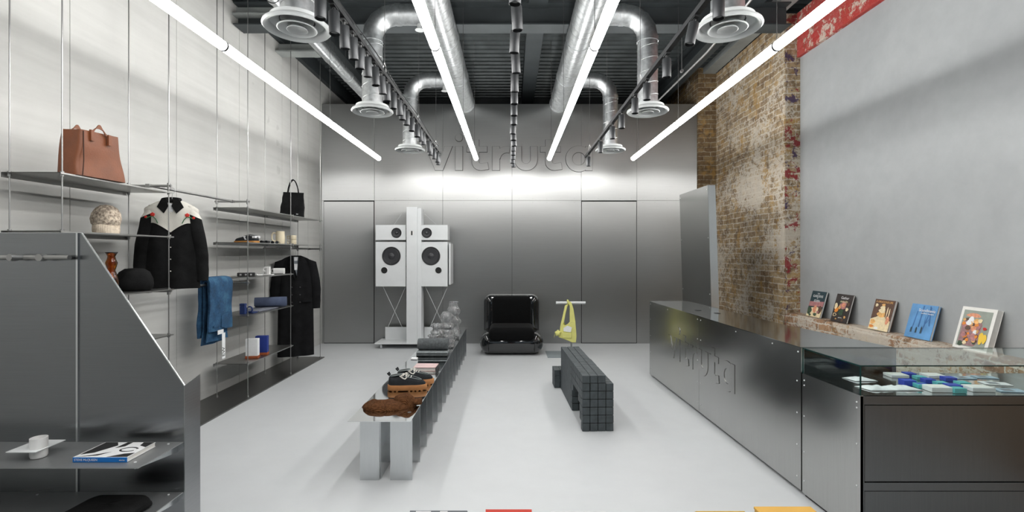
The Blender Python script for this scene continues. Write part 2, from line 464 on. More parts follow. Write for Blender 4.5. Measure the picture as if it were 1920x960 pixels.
def circle(cx, cy, r, n=40): return [(cx + r * math.cos(2 * PI * i / n), cy + r * math.sin(2 * PI * i / n)) for i in range(n)]
def text(s, name, mat, parent, size, mtx, extrude=.0004, align='LEFT'):
    cu = bpy.data.curves.new(name, 'FONT'); cu.body = s; cu.size = size; cu.extrude = extrude; cu.align_x = align
    cu.resolution_u = 3
    tmp = bpy.data.objects.new('tmp', cu); C.objects.link(tmp)
    me = bpy.data.meshes.new_from_object(tmp); bpy.data.objects.remove(tmp)
    me.materials.clear(); me.materials.append(M[mat])
    o = bpy.data.objects.new(name, me); C.objects.link(o); o.parent = parent; o.matrix_local = mtx
    ORG[o.name] = Vector((0, 0, 0))
    return o
ORD = ['first', 'second', 'third', 'fourth', 'fifth', 'sixth', 'seventh', 'eighth', 'ninth', 'tenth', 'eleventh', 'twelfth', 'thirteenth',
       'fourteenth', 'fifteenth', 'sixteenth', 'seventeenth', 'eighteenth', 'nineteenth', 'twentieth', 'twenty-first', 'twenty-second', 'twenty-third']
def nz(x, y=0, z=0): return noise.noise(Vector((x, y, z)))

# =================================================================== ROOM
XL, XR, YB = -3.17, 3.61, 8.04
struct(MB().box(-3.6, 4.2, -4.0, 9.7, -.12, 0), 'floor', 'floor')
# left wall: cast concrete bays with thin vertical joints
lw = MB()
joints = [-4.0, -1.2, .9, 2.4, 3.45, 4.55, 5.6, 6.65, 7.5, 9.7]
for a, b in zip(joints, joints[1:]): lw.box(-3.4, XL, a + .003, b - .003, 0, 4.38)
lw.box(-3.4, XL - .006, -4, 9.7, 0, 4.378)
struct(lw, 'wall_left', 'concrete_wall')
struct(MB().box(-3.4, -3.1, -4, 9.7, 4.38, 4.62), 'trim_1', 'ceiling_paint')
# partition of steel sheets with joints and screws
cols = [-3.17, -2.287, -1.143, .018, 1.179, 2.108, 3.118]
pw = MB(); g = .0025
for i, (a, b) in enumerate(zip(cols, cols[1:])):
    pw.box(a + g, b - g, YB, YB + .012, 2.393 + g, 4.01)
    if i not in (0, 4): pw.box(a + g, b - g, YB, YB + .012, 0, 2.393 - g)
pw.box(-3.17, -3.138, YB, YB + .012, 0, 2.39)
wall_back = struct(pw, 'wall_back', 'steel_wall')
struct(MB().box(-3.17, 3.118, YB + .013, YB + .12, 0, 4.005), 'trim_2', 'dark_hole')
for i, (a, b) in enumerate(((-3.135, -2.295), (1.183, 2.104))):
    d = struct(MB().box(a + .004, b - .004, YB - .004, YB + .01, .012, 2.374), 'door_%d' % (i + 1), 'steel_wall')
sw = MB()
for x in cols:
    for z in (.3, .9, 1.5, 2.1, 2.7, 3.3, 3.9):
        for s_ in (-.03, .03):
            if -3.15 < x + s_ < 3.1: sw.cyl((x + s_, YB + .001, z), (x + s_, YB - .002, z), .004, n=8)
for a, b in zip(cols, cols[1:]):
    for k in range(5):
        x = a + (b - a) * (k + .5) / 5
        for z in (2.36, 2.425):
            if not (z < 2.39 and (a < -2.5 or abs(a - 1.179) < .01)): sw.cyl((x, YB + .001, z), (x, YB - .002, z), .004, n=8)
sw.build('screw_row', 'steel_rod', wall_back)

# letters: outlines in a drawing space (units of the wordmark), mapped into place
def stroke(path, w):
    n = len(path); L = []; Rr = []
    for i, (x, y) in enumerate(path):
        a = path[max(0, i - 1)]; b = path[min(n - 1, i + 1)]
        dx, dy = b[0] - a[0], b[1] - a[1]; l = math.hypot(dx, dy); nx, ny = -dy / l, dx / l
        L.append((x + nx * w / 2, y + ny * w / 2)); Rr.append((x - nx * w / 2, y - ny * w / 2))
    return L, Rr
def arc(cx, cy, r, a0, a1, n=16, ry=None): return [(cx + r * math.cos(R(a0 + (a1 - a0) * i / n)), cy + (ry or r) * math.sin(R(a0 + (a1 - a0) * i / n))) for i in range(n + 1)]
def outset(poly, d):
    n = len(poly); ar = sum(poly[i][0] * poly[(i + 1) % n][1] - poly[(i + 1) % n][0] * poly[i][1] for i in range(n)); sg = 1 if ar > 0 else -1; out = []
    for i in range(n):
        a, b, c = poly[i - 1], poly[i], poly[(i + 1) % n]
        e1 = Vector((b[0] - a[0], b[1] - a[1])).normalized(); e2 = Vector((c[0] - b[0], c[1] - b[1])).normalized()
        m = Vector((e1.y + e2.y, -e1.x - e2.x)) * sg; q = m.normalized() * d / max(.35, math.sqrt(max(.01, (1 + e1.dot(e2)) / 2)))
        out.append((b[0] + q.x, b[1] + q.y))
    return out
def wordmark(mb, f, grow=0):
    """f(u, v, t): drawing point (v downwards) at depth t 0..1"""
    nn = [0]
    def q0(): nn[0] += 1; return .02 * nn[0]          # pieces sit at hair-fine different depths so faces never coincide
    def P(poly):
        e = q0()
        if grow: poly = outset(poly, grow)
        mb.prism(poly, lambda u, v: f(u, v, e), lambda u, v: f(u, v, 1))
    def S(path, w):
        e = q0()
        if grow:
            w += 2 * grow; e0 = Vector(path[0]) - Vector(path[1]); e1 = Vector(path[-1]) - Vector(path[-2])
            if (Vector(path[0]) - Vector(path[-1])).length > 2:
                path = [tuple(Vector(path[0]) + e0.normalized() * grow)] + path + [tuple(Vector(path[-1]) + e1.normalized() * grow)]
        A, B = stroke(path, w)
        mb.loft([[f(*a, e), f(*b, e), f(*b, 1), f(*a, 1)] for a, b in zip(A, B)])
    def tt(o):
        S([(550 + o, 75), (550 + o, 330)] + arc(622 + o, 330, 72, 180, 95, 12, 52)[1:] + [(692 + o, 368)], 76)
        P([(455 + o, 150), (680 + o, 150), (680 + o, 212), (455 + o, 212)])
    P([(-10, 150), (75, 150), (140, 330), (205, 150), (290, 150), (183, 418), (97, 418)])
    P([(325, 150), (405, 150), (405, 418), (325, 418)]); P(circle(365, 50, 42))
    tt(0)
    P([(740, 150), (820, 150), (820, 418), (740, 418)]); S(arc(905, 292, 112, 186, 285, 14, 108), 70)
    S([(1028, 150), (1028, 290)] + arc(1118, 290, 90, 180, 0, 20, 92)[1:] + [(1206, 150)], 76)
    tt(825)
    S(arc(1710, 288, 110, 0, 360, 40), 72); P([(1788, 150), (1862, 150), (1862, 420), (1788, 420)])
wm = MB()
k_ = YB / 900
wordmark(wm, lambda u, v, t: ((800 + u / 6 - 958) * k_, YB - .022 * (1 - t), 1.5 - (250 + v / 6 - 476) * k_))
wl = tag(wm.build('wall_lettering', 'steel_wall'), 'large raised steel lettering reading vitruta across the top of the back wall', 'sign')
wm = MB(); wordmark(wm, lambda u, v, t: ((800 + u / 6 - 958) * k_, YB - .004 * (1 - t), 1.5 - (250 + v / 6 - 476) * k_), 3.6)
wm.build('shadow_outline', 'dark_hole', wl)  # near-black outset copy, painted stand-in for the gap shadow round each letter

# dark room beyond the partition and the ceiling
struct(MB().box(-3.4, 4.2, 9.6, 9.8, 0, 5.0), 'wall_rear_end', 'dark_paint')
deck = MB(); prof = []; y = -4.0
while y < 9.7:
    prof += [(y, 4.60), (y + .055, 4.60), (y + .075, 4.65), (y + .13, 4.65)]; y += .15
top = [(9.75, 4.75), (-4.0, 4.75)]
deck.px(prof + top, -3.4, 4.2)
struct(deck, 'ceiling', 'deck')
struct(MB().box(3.2, 3.40, -4, 9.6, 4.50, 4.598), 'trim_3', 'soffit')
def ibeam(mb, axis, c, a, b, z0, w=.22, h=.26):
    t = .014
    for (x0, x1, q0, q1) in ((-w / 2, w / 2, z0, z0 + t), (-w / 2, w / 2, z0 + h - t, z0 + h), (-t / 2, t / 2, z0 + t, z0 + h - t)):
        if axis == 'y': mb.box(c + x0, c + x1, a, b, q0, q1)
        else: mb.box(a, b, c + x0, c + x1, q0, q1)
    return mb
def beam(lbl, *a, **k): return tag(ibeam(MB(), *a, **k).build('steel_beam', 'ceiling_paint'), lbl, 'beam')
beam('dark painted steel beam running down the middle of the ceiling', 'y', .31, -4, 9.5, 4.335)
beam('dark painted cross beam spanning the ceiling ahead of the ribbed deck', 'x', 5.55, -3.15, 3.18, 4.10)
beam('dark cross beam at the far end above the steel partition', 'x', 9.4, -3.15, 3.4, 4.10)
beam('dark steel beam along the ceiling near the left wall', 'y', -2.5, -4, 9.5, 4.335)
beam('dark steel beam along the ceiling beside the brick wall', 'y', 2.75, -4, 9.5, 4.335)
for i, (x, y) in enumerate(((-2.95, 5.55), (-2.95, 6.55))):
    s_ = MB().box(-3.17, -2.63, y - .1, y + .1, 4.22, 4.24).box(-3.17, -2.63, y - .008, y + .008, 4.24, 4.36)
    tag(s_.build('steel_bracket', 'soffit'), ('nearer' if i == 0 else 'farther') + ' grey steel bracket on top of the left concrete wall', 'bracket')

# right side: brick breast, plaster, low ledge, painted band, pier
struct(MB().box(3.42, 4.1, 6.0, 8.04, 0, 4.5), 'wall_right_brick', 'brick')
struct(MB().box(3.425, 4.1, 5.99, 6.0, 0, 4.5), 'wall_right_brick_face', 'brick_painted')
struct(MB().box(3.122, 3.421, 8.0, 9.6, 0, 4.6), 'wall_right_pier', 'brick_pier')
struct(MB().box(XR, 4.1, -4, 5.99, .6, 3.95), 'wall_right', 'plaster')
struct(MB().box(XR - .04, 4.1, -4, 5.99, 3.95, 4.5), 'wall_right_band', 'brick_red')
lb = MB()
loops = []
for i in range(121):
    y = -4 + 9.99 * i / 120
    e = .018 * nz(y * 5, 1) + .012 * nz(y * 17, 4); zt = .765 + .010 * nz(y * 4, 9)
    loops.append([(XR + .1, y, 0), (3.425, y, 0), (3.425, y, .60), (3.425 + e * .6, y, .72), (3.435 + e, y, zt - .01), (3.45 + e, y, zt), (XR + .1, y, zt)])
lb.loft(loops)
struct(lb, 'wall_right_ledge', 'brick_low')
# rear: shop front with two tall openings letting daylight in
rw = MB()
rw.box(-3.4, -2.6, -4.15, -4, 0, 4.7).box(2.6, 4.2, -4.15, -4, 0, 4.7).box(-.25, .25, -4.15, -4, 0, 4.7).box(-3.4, 4.2, -4.15, -4, 3.3, 4.7).box(-3.4, 4.2, -4.15, -4, 0, .5)
struct(rw, 'wall_rear', 'rear')
for i, (a, b) in enumerate(((-2.6, -.25), (.25, 2.6))):
    f = MB().box(a, a + .05, -4.13, -4.05, .5, 3.3).box(b - .05, b, -4.13, -4.05, .5, 3.3).box(a + .05, b - .05, -4.13, -4.05, .5, .55).box(a + .05, b - .05, -4.13, -4.05, 3.25, 3.3).box(a + .05, b - .05, -4.11, -4.07, 2.4, 2.44)
    o = struct(f, 'window_%d' % (i + 1), 'black_metal')
    MB().box(a + .05, b - .05, -4.095, -4.09, .55, 3.25).build('pane', 'case_glass', o)

# =================================================================== CEILING SERVICES
# tube lights
def tube_light(x, label, zt=2.95, yend=7.29):
    t = thing('tube_light', label, 'tube light', (x, yend, zt), 'long tube lights hung under the ceiling')
    L = 1.975; r = .0335
    for k in range(4):
        y1 = yend - k * L; y0 = y1 - L + .018
        MB().cyl((x, y0, zt), (x, y1, zt), r, n=24).build('lamp_tube', 'tube', t, smooth=40)
        MB().cyl((x, y0 - .018, zt), (x, y0, zt), r + .0035, n=24).build('joint_ring', 'black_metal', t, smooth=40)
        MB().cyl((x, y0 - .006, zt + r), (x, y0 - .006, 4.6), .0022, n=6).build('hanging_wire', 'wire', t)
    MB().cyl((x, yend - .3, zt + r), (x, yend - .3, 4.6), .0022, n=6).build('hanging_wire', 'wire', t)
    MB().cyl((x, yend, zt), (x, yend + .008, zt), r + .001, n=24).build('end_cap', 'white_metal', t, smooth=40)
tube_light(-2.008, 'long glowing tube light on the far left, above the wall shelves')
tube_light(-.53, 'long glowing tube light just left of the middle row of spotlights')
tube_light(.585, 'long glowing tube light just right of the middle row of spotlights')
tube_light(1.857, 'long glowing tube light on the far right, beside the brick wall')

# spotlight tracks
def spot_proto():
    t = thing('spotlight', 'x', 'spotlight', local=True)
    MB().cyl((0, 0, -.035), (0, 0, 0), .009, n=10).box(-.014, .014, -.035, .035, -.012, 0).build('mount', 'black_metal', t)
    b = MB(); b.lathe([(.001, -.035), (.028, -.035), (.030, -.038), (.030, -.165), (.027, -.167), (.0255, -.150), (.0255, -.148)], n=24, cap0=True)
    b.build('body', 'spot_black', t, smooth=40)
    MB().cyl((0, 0, -.15), (0, 0, -.147), .0254, n=24).build('lens', 'spot_lens', t)
    return t
proto = spot_proto(); first = [True]
def track(x, z, y1, spots, name, tlabel, slabel, grp):
    t = thing('light_track', tlabel, 'light track', (x, y1, z))
    MB().box(x - .017, x + .017, -3.5, y1, z, z + .032).build('rail', 'black_metal', t)
    for y in (y1 - .35, y1 - 1.55, y1 - 2.95, y1 - 4.6):
        h = MB().cyl((x, y, z + .11), (x, y, 4.6), .0022, n=6); h.build('hanging_wire', 'wire', t)
        MB().tube([(x - .012, y, z + .03), (x - .010, y, z + .08), (x, y, z + .115), (x + .010, y, z + .08), (x + .012, y, z + .03)], .003, 6).build('hanger_clip', 'bright_wire', t)
    MB().tube([(x + .02, y, z + .05 + .012 * math.sin(y * 4)) for y in [-1 + i * .25 for i in range(int((y1 + 1) / .25))]], .004, 5).build('cable', 'black_metal', t)
    for i, (y, rx, ry) in enumerate(sorted(spots)):
        lbl = slabel % ORD[i]
        if first[0]:
            o = proto; first[0] = False; o.location = (x, y, z); o['label'] = lbl; o['group'] = grp
            o.rotation_euler = (R(rx), R(ry), 0)
        else: tree(proto, (x, y, z), (R(rx), R(ry), 0), lbl, grp)
rs = random.Random(3)
def ys(l): return [(y, rs.choice((0, 0, -4, 5, 8)), rs.choice((0, 0, 3, -3))) for y in l]
track(-1.0, 2.9, 6.75, ys([2.52, 2.71, 2.87, 3.03, 3.19, 3.33, 3.52, 3.69, 3.86, 4.08, 4.26, 4.42, 4.60, 4.84, 5.08, 5.25, 5.42, 5.8, 6.0, 6.24, 6.46, 6.65]), 'l',
      'black light track hung left of the middle, crowded with spotlights', '%s black cylinder spotlight on the left track counted from the camera', 'spotlights on the left track')
track(.028, 2.9, 7.0, ys([2.36, 2.64, 2.93, 3.26, 3.64, 3.97, 4.30, 4.60, 4.94, 5.23, 5.5, 5.76, 6.02, 6.28, 6.55, 6.84]), 'c',
      'black light track hung along the middle of the room', '%s black cylinder spotlight on the middle track counted from the camera', 'spotlights on the middle track')
track(1.09, 2.9, 7.0, [(2.52, 0, 0), (2.84, 0, 12), (3.36, 0, 0), (3.85, 0, 0), (4.22, 0, 0), (4.72, 0, 0), (5.15, 0, 0), (5.85, 0, 0), (6.75, 0, 0)], 'r',
      'black light track hung right of the middle, with few spotlights', '%s black cylinder spotlight on the right track counted from the camera', 'spotlights on the right track')

# ducts
def rings(mb, p0, p1, r, step, wd=.006, e=.002):
    p0, p1 = Vector(p0), Vector(p1); L = (p1 - p0).length; d = (p1 - p0) / L; n = int(L / step)
    for i in range(1, n):
        a = p0 + d * (i * step); mb.cyl(a, a + d * wd, r + e, n=28)
    return mb
def main_duct(x, z, r, y0, y1, label, brk=1.2):
    t = thing('ventilation_duct', label, 'duct', (x, y1, z))
    MB().cyl((x, y0, z), (x, y1, z), r, n=32).build('duct_pipe', 'galv', t, smooth=40)
    rings(MB(), (x, y0, z), (x, y1, z), r, .13).build('spiral_seam', 'galv', t, smooth=40)
    c = MB(); y = y1 - .9
    while y > y0: MB().cyl((x, y, z), (x, y + .05, z), r + .006, n=32).build('collar', 'galv', t, smooth=40); y -= brk
    s_ = MB(); y = y1 - 1.2
    while y > y0:
        s_.cyl((x - r, y, z), (x - r, y, 4.6), .003, n=6).cyl((x + r, y, z), (x + r, y, 4.6), .003, n=6); y -= 1.6
    s_.build('hanging_wire', 'wire', t)
main_duct(.80, 4.02, .15, -3.8, 8.9, 'large round galvanised main duct running right of the central beam')
main_duct(-.76, 4.02, .15, -3.8, 8.9, 'large round galvanised main duct running left of the central beam')
main_duct(-2.28, 3.98, .075, -3.8, 7.6, 'narrow round galvanised duct running along near the left wall', .7)

def drop(x, y, label, side, xm):
    zr = 3.0; t = thing('air_diffuser', label, 'air diffuser', (x, y, zr), 'ceiling air diffusers on round drop ducts'); r = .105
    zt = 4.02; er = .25; pts = [(x, y, zr + .05)]
    for a in (0, 22.5, 45, 67.5, 90):
        pts.append((x + side * er * (1 - math.cos(R(a))), y, zt - er + er * math.sin(R(a))))
    pts.append((xm - side * .149, y, zt))
    MB().tube(pts, r, 32).build('drop_duct', 'galv', t, smooth=25)
    sm = MB(); z = zr + .15; k = 0
    while z < zt - er - .05:                       # slanted spiral seams
        sm.tube([(x + (r + .001) * math.cos(a), y + (r + .001) * math.sin(a), z + .028 * math.cos(a)) for a in [2 * PI * i / 28 for i in range(28)]], .0028, 6, closed=True)
        z += .13
    sm.build('spiral_seam', 'galv', t, smooth=60)
    MB().cyl((x, y, zt - er - .04), (x, y, zt - er + .01), r + .006, n=32).build('collar', 'galv', t, smooth=40)
    cl = MB().cyl((x + side * er, y, zt), (x + side * (er + .05), y, zt), r + .006, n=32)
    cl.build('collar', 'galv', t, smooth=40)
    # flared rim and inner cones
    MB().lathe([(.105, .07), (.112, .045), (.185, .03), (.212, .012), (.215, 0), (.206, -.010), (.190, -.006), (.178, .004), (.170, .02), (.168, .06)], (x, y, zr), 48).build('diffuser_rim', 'diffuser', t, smooth=50)
    MB().lathe([(.168, .05), (.14, .055), (.001, .055)], (x, y, zr), 40).build('dark_gap', 'dark_hole', t, smooth=50)
    cn = MB().lathe([(.120, -.012), (.126, -.008), (.120, .0), (.085, .022), (.06, .035), (.05, .035), (.08, .018), (.112, -.006), (.120, -.012)], (x, y, zr), 48)
    cn.build('cone_ring', 'diffuser', t, smooth=60)
    MB().lathe([(.001, -.004), (.045, -.005), (.062, -.012), (.066, -.010), (.060, .0), (.035, .02), (.001, .022)], (x, y, zr - .004), 40).build('centre_disc', 'diffuser', t, smooth=60)
    v = MB()
    for a in (0, 90, 180, 270): v.box(x - .002, x + .002, y, y + .001, zr, zr + .001)
    # little vent under the horizontal run
    nb = MB().cyl((x + side * .5, y, zt - r - .05), (x + side * .5, y, zt - r + .02), .028, n=20)
    nb.lathe([(.045, 0), (.05, -.008), (.03, -.01), (.001, -.004)], (x + side * .5, y, zt - r - .05), 24)
    nb.build('small_valve', 'diffuser', t, smooth=40)
for (y, w_) in ((3.19, 'nearest'), (5.06, 'middle'), (6.95, 'farthest')):
    drop(-1.46 if y > 4 else -1.42, y, w_ + ' white round air diffuser on a drop duct on the left side', 1, -.76)
for (y, w_) in ((3.19, 'nearest'), (5.06, 'middle'), (6.95, 'farthest')):
    drop(1.44, y, w_ + ' white round air diffuser on a drop duct on the right side', -1, .80)
cd = MB().tube([(2.42, -3, 4.1), (2.42, 3, 4.1), (2.42, 4.6, 4.08), (2.45, 6, 4.02), (2.40, 7.9, 4.0)], .014, 8)
cdt = thing('conduit', 'thin pale conduit pipe sagging under the right side of the ceiling', 'pipe', (2.42, 3, 4.1))
cd.build('pipe', 'bright_wire', cdt, smooth=60)
for y in (3.6, 4.6, 5.6, 6.8):
    MB().cyl((2.42, y, 4.1), (2.42, y, 4.6), .004, n=6).cyl((2.42, y - .02, 4.09), (2.42, y + .02, 4.09), .022, n=12).build('clip', 'bright_wire', cdt)

# =================================================================== LEFT WALL SHELVING
XW, XF = -3.05, -2.73
D_ = [2.92, 3.83, 4.98, 5.95, 6.87]
sh = thing('wall_shelving', 'slim steel shelving of full-height rods, sheet shelves and rails along the concrete wall', 'shelving', (-2.9, 5, 0))
for y in D_:
    for x in (XW, XF):
        MB().cyl((x, y, .012), (x, y, 4.36), .0042, n=10).cyl((x, y, .012), (x, y, .03), .012, n=12).build('rod', 'steel_rod', sh, smooth=60)
def shelf(y0, y1, z, mat='steel_shelf', dep=0.0):
    a, b = y0 - .03, y1 + .03
    s_ = MB().box(XW - .02, XF + .02, a, b, z - .003, z)
    s_.box(XW - .02, XW - .017, a, b, z - .03, z - .003).box(XF + .017, XF + .02, a, b, z - .010, z - .003)
    o = s_.build('shelf', mat, sh)
    for y in (y0, y1):
        for x in (XW, XF): MB().cyl((x, y, z - .022), (x, y, z + .010), .010, n=12).build('clamp', 'steel_rod', o, smooth=40)
shelf(D_[0], D_[1], 1.993); shelf(D_[0], D_[1], 1.64); shelf(D_[0], D_[1], 1.22); shelf(D_[0], D_[1], .857)
shelf(D_[2], D_[3], 1.98); shelf(D_[3] + .06, D_[4], 1.98)
shelf(D_[2], D_[3], 1.62); shelf(D_[3] + .06, D_[4], 1.62)
shelf(D_[2], D_[3], 1.255); shelf(D_[2], D_[3], .86); shelf(D_[2], D_[3], .365)
def rail(y0, y1, z):
    xm = (XW + XF) / 2
    r_ = MB().cyl((xm, y0, z), (xm, y1, z), .011, n=14)
    for y in (y0, y1): r_.cyl((XW - .02, y, z - .002), (XF + .02, y, z - .002), .010, n=12).box(xm - .016, xm + .016, y - .016, y + .016, z - .016, z + .012)
    for y in (y0, y1):
        for x in (XW, XF): r_.cyl((x, y, z - .03), (x, y, z + .02), .012, n=12)
    r_.build('clothes_rail', 'steel_rod', sh, smooth=40)
rail(D_[1], D_[2], 2.045); rail(D_[1], D_[2], 1.205); rail(D_[3], D_[4], 1.572)
MB().box(XL + .02, -2.70, .6, 6.95, 0, .012).build('floor_plate', 'strip', sh)

# =================================================================== FRONT LEFT STEEL SCREEN
fs = thing('display_screen', 'tall dark steel display screen with a slanted top and two shelves, front left', 'display unit', (-2.3, 2.3, 0))
DP = 2.3
MB().py([(-3.12, 0), (-2.078, 0), (-2.078, 1.6), (-3.12, 1.6)], DP, DP + .005).build('panel', 'steel_front', fs)
MB().py([(-2.073, 0), (-1.567, 0), (-1.567, .869), (-2.06, 1.6), (-2.073, 1.6)], DP, DP + .005).build('panel', 'steel_front', fs)
MB().box(-2.080, -2.071, DP - .006, DP + .013, .02, 1.6).build('joint_strip', 'steel_leg', fs)
MB().px([(DP, 0), (DP + .115, 0), (DP + .115, .895), (DP, .869)], -1.567, -1.563).build('side_flange', 'steel_side', fs)
MB().py([(-1.567, .867), (-1.564, .870), (-2.057, 1.602), (-2.060, 1.600)], DP - .001, DP + .006).build('edge_strip', 'steel_leg', fs)
MB().box(-3.12, -2.058, DP - .001, DP + .013, 1.600, 1.602).build('edge_strip', 'steel_leg', fs)
for z, yf in ((.60, 2.02), (.36, 1.98)):
    o = MB().box(-3.12, -1.569, yf, DP - .001, z - .004, z).build('shelf', 'screen_shelf', fs)
    c = MB()
    for x in (-2.24, -1.62):
        c.cyl((x, DP - .03, z), (x, DP - .03, z + .003), .005, n=10).cyl((x, yf + .05, z), (x, yf + .05, z + .003), .005, n=10)
    c.build('screw', 'white_metal', o)
    c = MB()
    for x in (-1.60,): c.px([(DP - .001, z - .005), (yf + .02, z - .005), (yf + .02, z - .015), (DP - .001, z - .05)], x, x + .003)
    c.build('bracket', 'steel_leg', o)
pr = MB().cyl((-3.12, 2.262, 1.483), (-2.08, 2.262, 1.483), .0115, n=20); pr.build('rail', 'steel_rod', fs, smooth=40)
MB().cyl((-2.30, 2.20, 1.483), (-2.30, 2.30, 1.483), .013, n=20).cyl((-2.345, 2.245, 1.483), (-2.345, 2.275, 1.483), .017, n=20).cyl((-2.21, 2.245, 1.483), (-2.21, 2.275, 1.483), .017, n=20).build('rail_mount', 'steel_rod', fs, smooth=40)

# items on it
ch = thing('candle_holder', 'white ring cup set through a small square plate on the left screen shelf', 'candle holder', (-2.09, 2.13, .601))
MB().box(-2.185, -2.055, 2.075, 2.215, .640, .643).build('plate', 'white_metal', ch)
MB().lathe([(.001, .612), (.028, .602), (.031, .61), (.031, .688), (.027, .688), (.027, .615), (.001, .614)], (-2.09, 2.125, 0), 32).build('cup', 'white_ceramic', ch, smooth=40)
def stripes_book():
    b = thing('art_book', 'large paperback with a bright blue spine and black and white photo cover', 'book', (-1.77, 2.15, .601))
    MB().box(-1.888, -1.658, 2.072, 2.235, .604, .620).build('pages', 'paper', b)
    MB().box(-1.890, -1.656, 2.070, 2.072, .601, .622).build('spine', 'bright_blue', b)
    MB().box(-1.890, -1.656, 2.072, 2.237, .620, .622).box(-1.890, -1.656, 2.072, 2.237, .6015, .604).build('cover', 'white_card', b)
    z = .6222
    for poly in ([(-1.885, 2.10), (-1.84, 2.12), (-1.80, 2.20), (-1.83, 2.236), (-1.885, 2.236)], [(-1.88, 2.075), (-1.80, 2.09), (-1.77, 2.13), (-1.82, 2.10)],
                 [(-1.75, 2.075), (-1.66, 2.075), (-1.66, 2.12), (-1.70, 2.11)], [(-1.70, 2.20), (-1.66, 2.18), (-1.66, 2.236), (-1.71, 2.236)],
                 [(-1.79, 2.17), (-1.76, 2.19), (-1.76, 2.236), (-1.785, 2.236)]):
        MB().pz(poly, z - .0003, z).build('cover_print', 'ink', b)
    a = MB(); A, B = stroke(arc(-1.715, 2.155, .035, 20, 330, 20, .022), .008); a.loft([[(*p, z - .0003), (*q, z - .0003), (*q, z + .0002), (*p, z + .0002)] for p, q in zip(A, B)]); a.build('cover_print', 'ink', b)
    o = Vector((-1.77, 2.15, .601))
    text('STEVE McQUEEN', 'title', 'white_card', b, .0135, Matrix.Translation(Vector((-1.884, 2.0695, .607)) - o) @ Matrix.Rotation(R(90), 4, 'X'), .0003)
    text('stories', 'title', 'white_card', b, .009, Matrix.Translation(Vector((-1.69, 2.0695, .608)) - o) @ Matrix.Rotation(R(90), 4, 'X'), .0003)
stripes_book()
def folded(name, label, cat, cx, cy, z, w_, d, h, mat, seed=1, group=None, rz=0):
    """a soft folded garment: lumpy rounded slab with fold lines"""
    m = MB(); ns = 36; loops = []
    for k, (t, s_) in enumerate(((0, .94), (.15, 1.0), (.45, 1.0), (.52, .985), (.60, 1.0), (.85, .97), (1, .84), (1.04, .5), (1.04, .1))):
        l = []
        for u, v in rrect(w_, d, min(w_, d) * .25, 8):
            a = math.atan2(v, u); q = s_ * (1 + .10 * nz(u * 12 + seed, v * 12, k * .3))
            l.append((cx + (u * math.cos(rz) - v * math.sin(rz)) * q, cy + (u * math.sin(rz) + v * math.cos(rz)) * q, z + h * t * (1 + .25 * nz(u * 8, v * 8, seed))))
        l = [(x, y, zz if k else z) for x, y, zz in l]
        loops.append(l)
    m.loft(loops)
    o = m.build(name, mat, smooth=60, subsurf=1); return tag(o, label, cat, group)
folded('folded_sweater', 'black folded garment on the lower shelf of the left screen', 'garment', -1.765, 2.10, .361, .29, .19, .045, 'black_cloth', 4)

# =================================================================== GOODS ON THE WALL SHELVING
# leather tote
lt = thing('tote_bag', 'large tan leather tote bag on the top shelf, left', 'bag', (-2.765, 3.17, 1.995), local=True)
def tote_loop(z, H, w_, d):
    t = z / H; ww = w_ * (1 - .06 * t); dd = d * (1 - .12 * t); out = []
    for u, v in rrect(dd, ww, .03, 5):
        b = .012 * math.sin(v * 14 + z * 9) + .014 * nz(u * 9, v * 6, z * 7)
        if abs(v) > ww / 2 - .02: v -= math.copysign(.035 * t * max(0, 1 - abs(u) / (dd / 2)), v)
        out.append((u + b * (1 if u > 0 else .5), v, z + .012 * math.sin(v * 9) * t))
    return out
Ht = .30
body = MB(); lo = [tote_loop(Ht * i / 12, Ht, .37, .15) for i in range(13)]
inn = [[(x * .95, y * .97, z) for x, y, z in lo[12 - i]] for i in range(0, 12)]
body.loft(lo + inn, True, True).build('bag_body', 'leather', lt, smooth=60)
MB().pz([(x * .93, y * .95) for x, y, z in lo[9]], .21, .212).build('lining', 'leather_in', lt)
for sx in (1, -1):
    pts = [(sx * .070, -.10 + .14 * i / 14, Ht - .01 + .045 * math.sin(PI * i / 14)) for i in range(15)]
    hm = MB(); L_ = [[(x - .003, y, z), (x + .003, y, z), (x + .003, y, z - .0), (x - .003, y, z)] for x, y, z in pts]
    P0 = [[(x - .003, y - .0, z - .014 * abs(math.sin(PI * i / 14)) ), (x + .003, y, z - .014 * abs(math.sin(PI * i / 14))), (x + .003, y + .022 * math.cos(PI * i / 14), z + .014 * abs(math.sin(PI * i / 14))), (x - .003, y + .022 * math.cos(PI * i / 14), z + .014 * abs(math.sin(PI * i / 14)))] for i, (x, y, z) in enumerate(pts)]
    hm.loft(P0)
    for yy in (-.10, .04): hm.box(sx * .070 - .004, sx * .070 + .009, yy - .005, yy + .02, Ht - .07, Ht + .0)
    hm.build('handle', 'leather', lt)
MB().tube([(.072, -.160, .0), (.077, -.158, .1), (.068, -.150, .28)], .003, 6).build('seam', 'leather_in', lt)
lt.rotation_euler = (0, 0, R(2))

# beanie
bn = thing('beanie', 'speckled cream knitted beanie on the shelf below the tan tote', 'hat', (-2.9, 3.44, 1.641))
def bean(r, h, t): return .8 * r * (1 + .03 * math.sin(t * 3 + h * 30) + .02 * nz(math.cos(t) * 3, math.sin(t) * 3, h * 20))
MB().lathe([(.09, .055), (.104, .075), (.110, .11), (.102, .15), (.078, .185), (.045, .205), (.001, .212)], (-2.9, 3.44, 1.641), 40, fn=bean).build('crown', 'beanie', bn, smooth=80)
MB().lathe([(.085, 0), (.094, 0), (.099, .03), (.096, .072), (.085, .075)], (-2.9, 3.44, 1.641), 72, cap0=True, fn=lambda r, h, t: .8 * r + .003 * math.sin(t * 36)).build('ribbed_cuff', 'rib_cream', bn, smooth=80)
